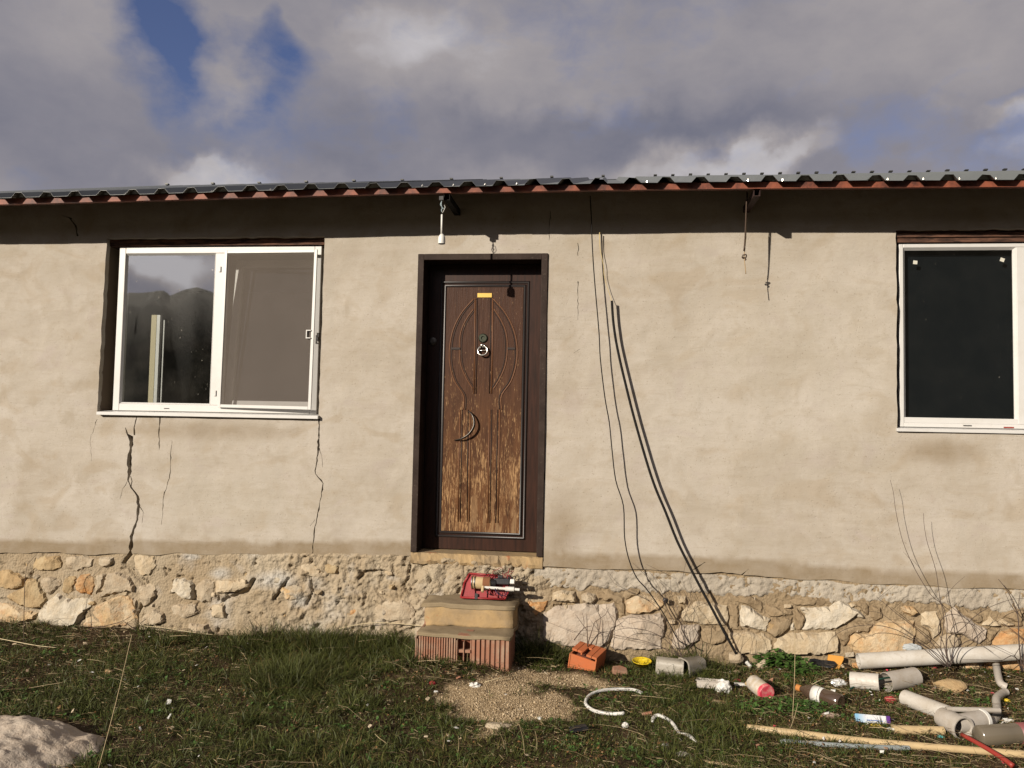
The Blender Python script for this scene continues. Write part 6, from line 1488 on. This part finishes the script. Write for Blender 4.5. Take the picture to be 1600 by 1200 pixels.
# ---- grass
def frustum_pts(n, y0=-2.6, y1=-.02):
    y = y0+(y1-y0)*rng.random(n)**.8; dd = (y+5.4)
    xl = -(dd*.80+.45)-.15; xr = dd*.56+.45
    x = xl+(xr-xl)*rng.random(n); return x, y
trash = lambda x, y: np.clip((x-.55)/.5, 0, 1)
def grassdens(x, y):
    n = fbm(x, y, 2.3, 4, 500); n2 = fbm(x, y, 9, 3, 510)
    d = np.clip((n*.55+n2*.85-.45)*4.5, .22, 1)
    d = d*(1-.22*trash(x, y)*np.clip((y+1.9)/.6, .25, 1)); d = d*(1-np.clip(sandmask(x, y)*1.35, 0, .985))
    st_in = (x > hx0-.03) & (x < hx1+.03) & (y > yl-.01); d = np.where(st_in, 0, d)
    # trodden strip in front of the doorstep
    q = gp(735, 1050); d = d*(1-.45*np.exp(-(((x-q.x)/.42)**2+((y-q.y)/.14)**2)))
    # edges under the wall: straw, thin grass
    e_ = np.clip((y+.22)/.2, 0, 1)*np.clip((-1.9-x)/.4, 0, 1); d = d*(1-.55*e_)
    r_ = np.hypot((x-rk.x)/.5, (y-rk.y)/.42); d = d*np.clip((r_-.72)/.25, .06, 1)
    return d
def blades(name, x, y, L, lean, wd, tint, m, base_h=None, az=None, curl=.5):
    n = len(x); az = rng.random(n)*2*np.pi if az is None else az
    z = gh(x, y) if base_h is None else base_h
    fx, fy = np.cos(rng.random(n)*2*np.pi), 0
    ca, sa_ = np.cos(az), np.sin(az); t_ = rng.random(n)*np.pi; wx, wy = np.cos(t_)*wd, np.sin(t_)*wd
    b0 = np.stack([x, y, z-.01], -1)
    def at(s):
        bend = lean*(s**(1+curl)); hgt = s*np.sqrt(np.clip(1-.85*(np.clip(lean, 0, 1)*s)**2, .05, 1))
        return np.stack([x+ca*L*bend, y+sa_*L*bend, z-.01+L*hgt], -1)
    p1 = at(.5); p2 = at(1.0); wv_ = np.stack([wx, wy, np.zeros(n)], -1)
    V = np.stack([b0-wv_, b0+wv_, p1-wv_*.8, p1+wv_*.8, p2], 1).reshape(-1, 3)
    i = np.arange(n)[:, None]*5; T_ = np.concatenate([i+[0, 1, 3], i+[0, 3, 2], i+[2, 3, 4]], 1).reshape(-1, 3)
    tip = np.tile(np.array([0, 0, .5, .5, 1.]), n)
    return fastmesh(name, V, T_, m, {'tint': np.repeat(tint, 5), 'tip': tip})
# tufts
x, y = frustum_pts(13000); k = rng.random(len(x)) < grassdens(x, y); cx_, cy_ = x[k], y[k]
tall = fbm(cx_, cy_, 1.7, 3, 520)
for (a, b, r, s_) in ((490, 985, .30, 1.35), (840, 985, .18, 1.2), (620, 990, .34, 1.15), (430, 1070, .2, .5), (560, 1100, .2, .5), (250, 1110, .2, .5), (660, 1030, .22, .8), (740, 1040, .2, .7), (380, 1000, .3, .6), (250, 995, .25, .5), (1070, 1015, .2, 1.1), (900, 1010, .2, .5), (470, 1060, .5, .7)):
    q = gp(a, b); tall = tall+s_*.95*np.exp(-(((cx_-q.x)/r)**2+((cy_-q.y)/(r*.7))**2))
nb_ = np.clip(18*(tall*1.5), 12, 48).astype(int)
X_ = np.repeat(cx_, nb_); Y_ = np.repeat(cy_, nb_); S_ = np.repeat(tall, nb_); Tn = np.repeat(rng.random(len(cx_)), nb_)
az_ = rng.random(len(X_))*2*np.pi; rr = rng.random(len(X_))**.6*.030
X_ = X_+np.cos(az_)*rr; Y_ = np.minimum(Y_+np.sin(az_)*rr, -.03)
tv = np.repeat(rng.uniform(.45, 1.45, len(cx_)), nb_); L_ = (.020+.050*np.clip(S_, .1, .7)+.085*np.clip(S_-.7, 0, 1.))*rng.uniform(.5, 1.4, len(X_))*tv; lean = np.clip(rng.normal(.90, .36, len(X_)), .05, 1.5)
tn = np.clip(Tn*.45+rng.random(len(X_))**1.5*.42, 0, .79); dry = rng.random(len(X_)) < .03+.10*trash(X_, Y_)+.40*np.clip(fbm(X_, Y_, 3.3, 3, 660)*4-2.5, 0, 1); tn = np.where(dry, .84+rng.random(len(X_))*.16, tn)
inst = (X_ > hx0-.005) & (X_ < hx1+.005) & (Y_ > yl)
kk = ~inst
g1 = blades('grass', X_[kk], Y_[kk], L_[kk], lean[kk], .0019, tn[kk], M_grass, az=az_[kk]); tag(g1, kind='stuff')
# short ground cover
x, y = frustum_pts(150000); k = rng.random(len(x)) < grassdens(x, y)*.8+.04; k &= ~((x > hx0) & (x < hx1) & (y > yl)); k &= rng.random(len(x)) > sandmask(x, y)*.97
x, y = x[k], y[k]; n = len(x)
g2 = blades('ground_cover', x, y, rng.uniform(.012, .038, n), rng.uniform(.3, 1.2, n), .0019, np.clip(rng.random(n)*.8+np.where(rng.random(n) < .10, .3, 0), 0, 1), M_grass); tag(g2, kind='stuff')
# straw, mostly lying
def straw(n, dens, Lr, wd, name, lift=.03, tmin=0.):
    x, y = frustum_pts(n); k = rng.random(n) < dens(x, y); x, y = x[k], y[k]; n = len(x)
    az = rng.normal(0, 1.1, n)+np.where(rng.random(n) < .5, 0, np.pi); L = rng.uniform(*Lr, n); z = gh(x, y)+rng.random(n)*lift+.004
    dx_, dy_ = np.cos(az)*L, np.sin(az)*L; dz_ = rng.normal(.0, .10, n)*L
    y2 = np.minimum(y+dy_, -.03); k2 = ~((x+dx_ > hx0) & (x < hx1) & (y2 > yl-.02)); 
    w3 = np.stack([-np.sin(az)*wd*.3, np.cos(az)*wd*.3, np.full(n, wd)], -1)
    a = np.stack([x, y, z], -1); c = np.stack([x+dx_, y2, np.maximum(z+dz_, gh(x+dx_, y2)+.003)], -1); b = (a+c)/2+np.stack([rng.normal(0, .03, n)*L, rng.normal(0, .035, n)*L, np.abs(rng.normal(0, .04, n))*L], -1)
    V = np.stack([a-w3, a+w3, b-w3, b+w3, c-w3*.6, c+w3*.6], 1)[k2].reshape(-1, 3); m_ = int(k2.sum()); i = np.arange(m_)[:, None]*6
    Q = np.concatenate([i+[0, 1, 3, 2], i+[2, 3, 5, 4]], 1).reshape(-1, 4)
    o = fastmesh(name, V, Q, M_straw, {'tint': np.repeat(np.clip(tmin+rng.random(m_)*(1-tmin), 0, 1), 6)}); return tag(o, kind='stuff')
def sdens(x, y):
    d = .18+.55*np.clip(fbm(x, y, 2.6, 3, 600)*2.2-.9, 0, 1); q = gp(730, 1046); d = d+.9*np.exp(-(((x-q.x)/.55)**2+((y-q.y)/.16)**2))
    d = d+.35*trash(x, y)+.5*np.clip((y+.3)/.25, 0, 1)*np.clip((-1.6-x)/.3, 0, 1); return d*(1-.9*sandmask(x, y))
straw(30000, sdens, (.015, .07), .0008, 'dry_straw')
straw(1900, lambda x, y: sdens(x, y)*.55, (.08, .24), .0009, 'long_straw', .07, .25)
# fallen pale sticks seen one by one
for (L, lab) in (([(0, 998), (25, 1003), (60, 1009), (90, 1012)], 'long pale straw stalk at the left edge near the plinth'), ([(225, 978), (255, 987), (290, 992), (335, 998)], 'long pale stick lying below the wide crack'),
                 ([(600, 988), (620, 1000), (648, 1018)], 'bright white stalk pointing at the doorstep'), ([(530, 982), (565, 975), (600, 973), (640, 976), (664, 979)], 'thin yellow stalk arching to the doorstep from the left'),
                 ([(480, 1013), (520, 1012), (560, 1010), (620, 1007)], 'bundle-like yellow straw stalk in the grass left of the doorstep'), ([(1262, 1074), (1280, 1063), (1295, 1058)], 'short pale stalk above the brown bottle'),
                 ([(757, 1051), (780, 1053), (800, 1055)], 'pale stalk across the top of the sandy patch')):
    p_ = [gp(a, b, .03+.012*math.sin(i*1.7)) for i, (a, b) in enumerate(L)]
    for q in p_: q.y = min(q.y, -.05)
    single(MB().tube(p_, .0026, 5, sub=3), 'fallen_stalk', mat('pale_stalk', color=(.58, .48, .30), rough=.7), lab, 'stalk', smooth=True)
# upright dry stalks in the near grass
up = [((205, 985), (190, 1065), (178, 1120), (158, 1198), 'tall thin dry stalk rising from the lower left grass'),]
up2 = [(840, 1175, 846, 1129, ''), (837, 1162, 812, 1129, ''), (1272, 1148, 1237, 1100, '')]
def stalk(base, tip, label, r=.0016):
    b = gp(*base); d_ = ray(*tip); t_ = (b.y-.03-CAM.y)/d_.y; tp_ = CAM+d_*t_
    single(MB().tube([b, (b+tp_)/2+Vector((.006, 0, .004)), tp_], [r, r*.9, r*.6], 5, sub=3), 'dry_stalk', mat('dry_stalk_skin', color=(.42, .33, .19), rough=.7), label, 'stalk', smooth=True)
stalk((150, 1215), (206, 992), 'tallest thin dry stalk, rising through the grass at lower left', .0022)
stalk((820, 1184), (811, 1131), 'thin dry stalk leaning left over the lower sandy patch')
stalk((838, 1178), (836, 1142), 'thin straight dry stalk right of the leaning one below the sandy patch')
stalk((1238, 1128), (1242, 970), 'tall dry stalk rising in front of the green weeds and plinth', .002)
stalk((788, 1172), (781, 1146), 'short dry stalk at the lower centre in front of the sandy patch')
stalk((714, 1182), (716, 1150), 'short dry stalk left of the sandy patch near the bottom')
stalk((1232, 1145), (1247, 1098), 'slanted pale stalk crossing the long cream pipe')
stalk((690, 1175), (694, 1150), 'faint thin stalk in the dark grass below the sandy patch')

# ---- leaf litter and gravel
def chips(n, dens, s_, name, m, hmax=.02, flat=.6):
    x, y = frustum_pts(n); k = rng.random(n) < dens(x, y); k &= ~((x > hx0) & (x < hx1) & (y > yl-.02)); x, y = x[k], y[k]; n = len(x); z = gh(x, y)+.003+rng.random(n)*hmax
    sz = rng.uniform(.4, 1, n)*s_; u = rng.normal(0, 1, (n, 3)); u[:, 2] *= 1-flat; u /= np.linalg.norm(u, axis=1)[:, None]; v = np.cross(u, np.array([0, 0, 1.])+rng.normal(0, .35, (n, 3))); v /= np.linalg.norm(v, axis=1)[:, None]+1e-9
    c = np.stack([x, y, z], -1); u = u*sz[:, None]; v = v*(sz*rng.uniform(.3, .8, n))[:, None]; up_ = np.stack([x*0, x*0, sz*.25], -1)
    V = np.stack([c-u, c-v, c+u, c+v, c+up_], 1).reshape(-1, 3); i = np.arange(n)[:, None]*5; T_ = np.concatenate([i+[0, 1, 4], i+[1, 2, 4], i+[2, 3, 4], i+[3, 0, 4]], 1).reshape(-1, 3)
    return tag(fastmesh(name, V, T_, m, {'tint': np.repeat(rng.random(n), 5)}), kind='stuff')
def ldens(x, y):
    q = gp(735, 1046); return .10+.55*np.clip(fbm(x, y, 3.1, 3, 640)*3-1.6, 0, 1)+.5*trash(x, y)+.8*np.exp(-(((x-q.x)/.45)**2+((y-q.y)/.14)**2))-.5*sandmask(x, y)
chips(34000, ldens, .010, 'leaf_litter', M_litter)
# gravel
n = 42000; x = rng.uniform(pc.x-.8, pc.x+1.1, n); y = rng.uniform(pc.y-.7, pc.y+.6, n); k = rng.random(n) < sandmask(x, y); x, y = x[k], y[k]
xr, yr = frustum_pts(14000); kr = rng.random(14000) < .5; x = np.concatenate([x, xr[kr]]); y = np.concatenate([y, yr[kr]]); y = np.minimum(y, -.04)
n = len(x); s_ = rng.uniform(.0015, .0046, n)*np.where(rng.random(n) < .03, 2.2, 1); o6 = np.array([[1, 0, 0], [-1, 0, 0], [0, 1, 0], [0, -1, 0], [0, 0, 1], [0, 0, -1]], float)
V = (np.stack([x, y, gh(x, y)+s_*.3], -1)[:, None, :]+o6[None]*s_[:, None, None]*rng.uniform(.6, 1.2, (n, 6, 1))).reshape(-1, 3)
i = np.arange(n)[:, None]*6; T_ = np.concatenate([i+t_ for t_ in ([0, 2, 4], [2, 1, 4], [1, 3, 4], [3, 0, 4], [2, 0, 5], [1, 2, 5], [3, 1, 5], [0, 3, 5])], 1).reshape(-1, 3)
tag(fastmesh('gravel', V, T_, M_gravel, {'tint': np.repeat(rng.random(n), 6)}), kind='stuff')

# ---- repeats share a group
GROUPS = {'rock': 'rocks lying about in the grass', 'dry_bush': 'bare bushes along the wall', 'dead_weed': 'dead weeds by the plinth', 'dry_stalk': 'upright dry stalks', 'fallen_stalk': 'fallen pale stalks',
  'waste_pipe': 'grey and white waste pipes', 'cream_pipe': 'cream pipes on the grass', 'elbow_pipe': 'silver-grey elbow pipes', 'plastic_tub': 'grey tubs lying on their sides', 'leafy_weed': 'green leafy weeds',
  'foil_scrap': 'foil scraps', 'plastic_scrap': 'pale plastic scraps', 'red_scrap': 'red scraps', 'bottle': 'lying bottles', 'plastic_bit': 'small white plastic bits', 'fabric_scrap': 'rags'}
for o in S.objects:
    if o.parent is None and o.name.split('.')[0] in GROUPS and 'label' in o: o['group'] = GROUPS[o.name.split('.')[0]]

def frag(n, m, name, dens):
    x, y = frustum_pts(n); k = rng.random(n) < dens(x, y); k &= ~((x > hx0-.03) & (x < hx1+.03) & (y > yl-.03)); x, y = x[k], y[k]; n = len(x)
    z = gh(x, y)+.008+rng.random(n)*.02; sz = rng.uniform(.003, .014, n); a = rng.random(n)*np.pi; u = np.stack([np.cos(a), np.sin(a), rng.normal(0, .3, n)], -1)*sz[:, None]; v = np.stack([-np.sin(a), np.cos(a), rng.normal(0, .5, n)], -1)*(sz*rng.uniform(.25, .9, n))[:, None]
    c = np.stack([x, y, z], -1); up_ = np.stack([x*0, x*0, sz*.4], -1); V = np.stack([c-u-v, c+u-v*.6, c+u*.7+v, c-u+v, c+up_], 1).reshape(-1, 3); i = np.arange(n)[:, None]*5
    T_ = np.concatenate([i+[0, 1, 4], i+[1, 2, 4], i+[2, 3, 4], i+[3, 0, 4]], 1).reshape(-1, 3); tag(fastmesh(name, V, T_, m), kind='stuff')
frag(1300, M_white, 'plastic_fragments', lambda x, y: .06+.40*trash(x, y)*np.clip((y+1.5)/.8, .1, 1))
frag(420, M_claydirty, 'clay_fragments', lambda x, y: .12+.30*trash(x, y))
frag(260, M_pink, 'red_fragments', lambda x, y: .35*trash(x, y))
frag(700, MS['c'], 'stone_chips', lambda x, y: .25+.6*np.clip((y+.4)/.4, 0, 1))

n0 = 5200; x, y = frustum_pts(n0); k = rng.random(n0) < grassdens(x, y)*np.clip(fbm(x, y, 4, 3, 700)*4-1.7, .05, 1); cx_, cy_ = x[k], y[k]
nl = 7; X_ = np.repeat(cx_, nl); Y_ = np.minimum(np.repeat(cy_, nl), -.05); a = rng.random(len(X_))*2*np.pi; n = len(X_); L_ = rng.uniform(.010, .030, n); el_ = rng.uniform(.1, .9, n)
u = np.stack([np.cos(a)*np.cos(el_), np.sin(a)*np.cos(el_), np.sin(el_)], -1)*L_[:, None]; v = np.stack([-np.sin(a), np.cos(a), a*0], -1)*(L_*.28)[:, None]; c = np.stack([X_, Y_, gh(X_, Y_)+rng.random(n)*.015], -1)
V = np.stack([c, c+u*.5+v, c+u+np.array([0, 0, -.004]), c+u*.5-v], 1).reshape(-1, 3); i = np.arange(n)[:, None]*4
tag(fastmesh('small_weeds', V, np.concatenate([i+[0, 1, 2], i+[0, 2, 3]], 1).reshape(-1, 3), M_leaf), kind='stuff')
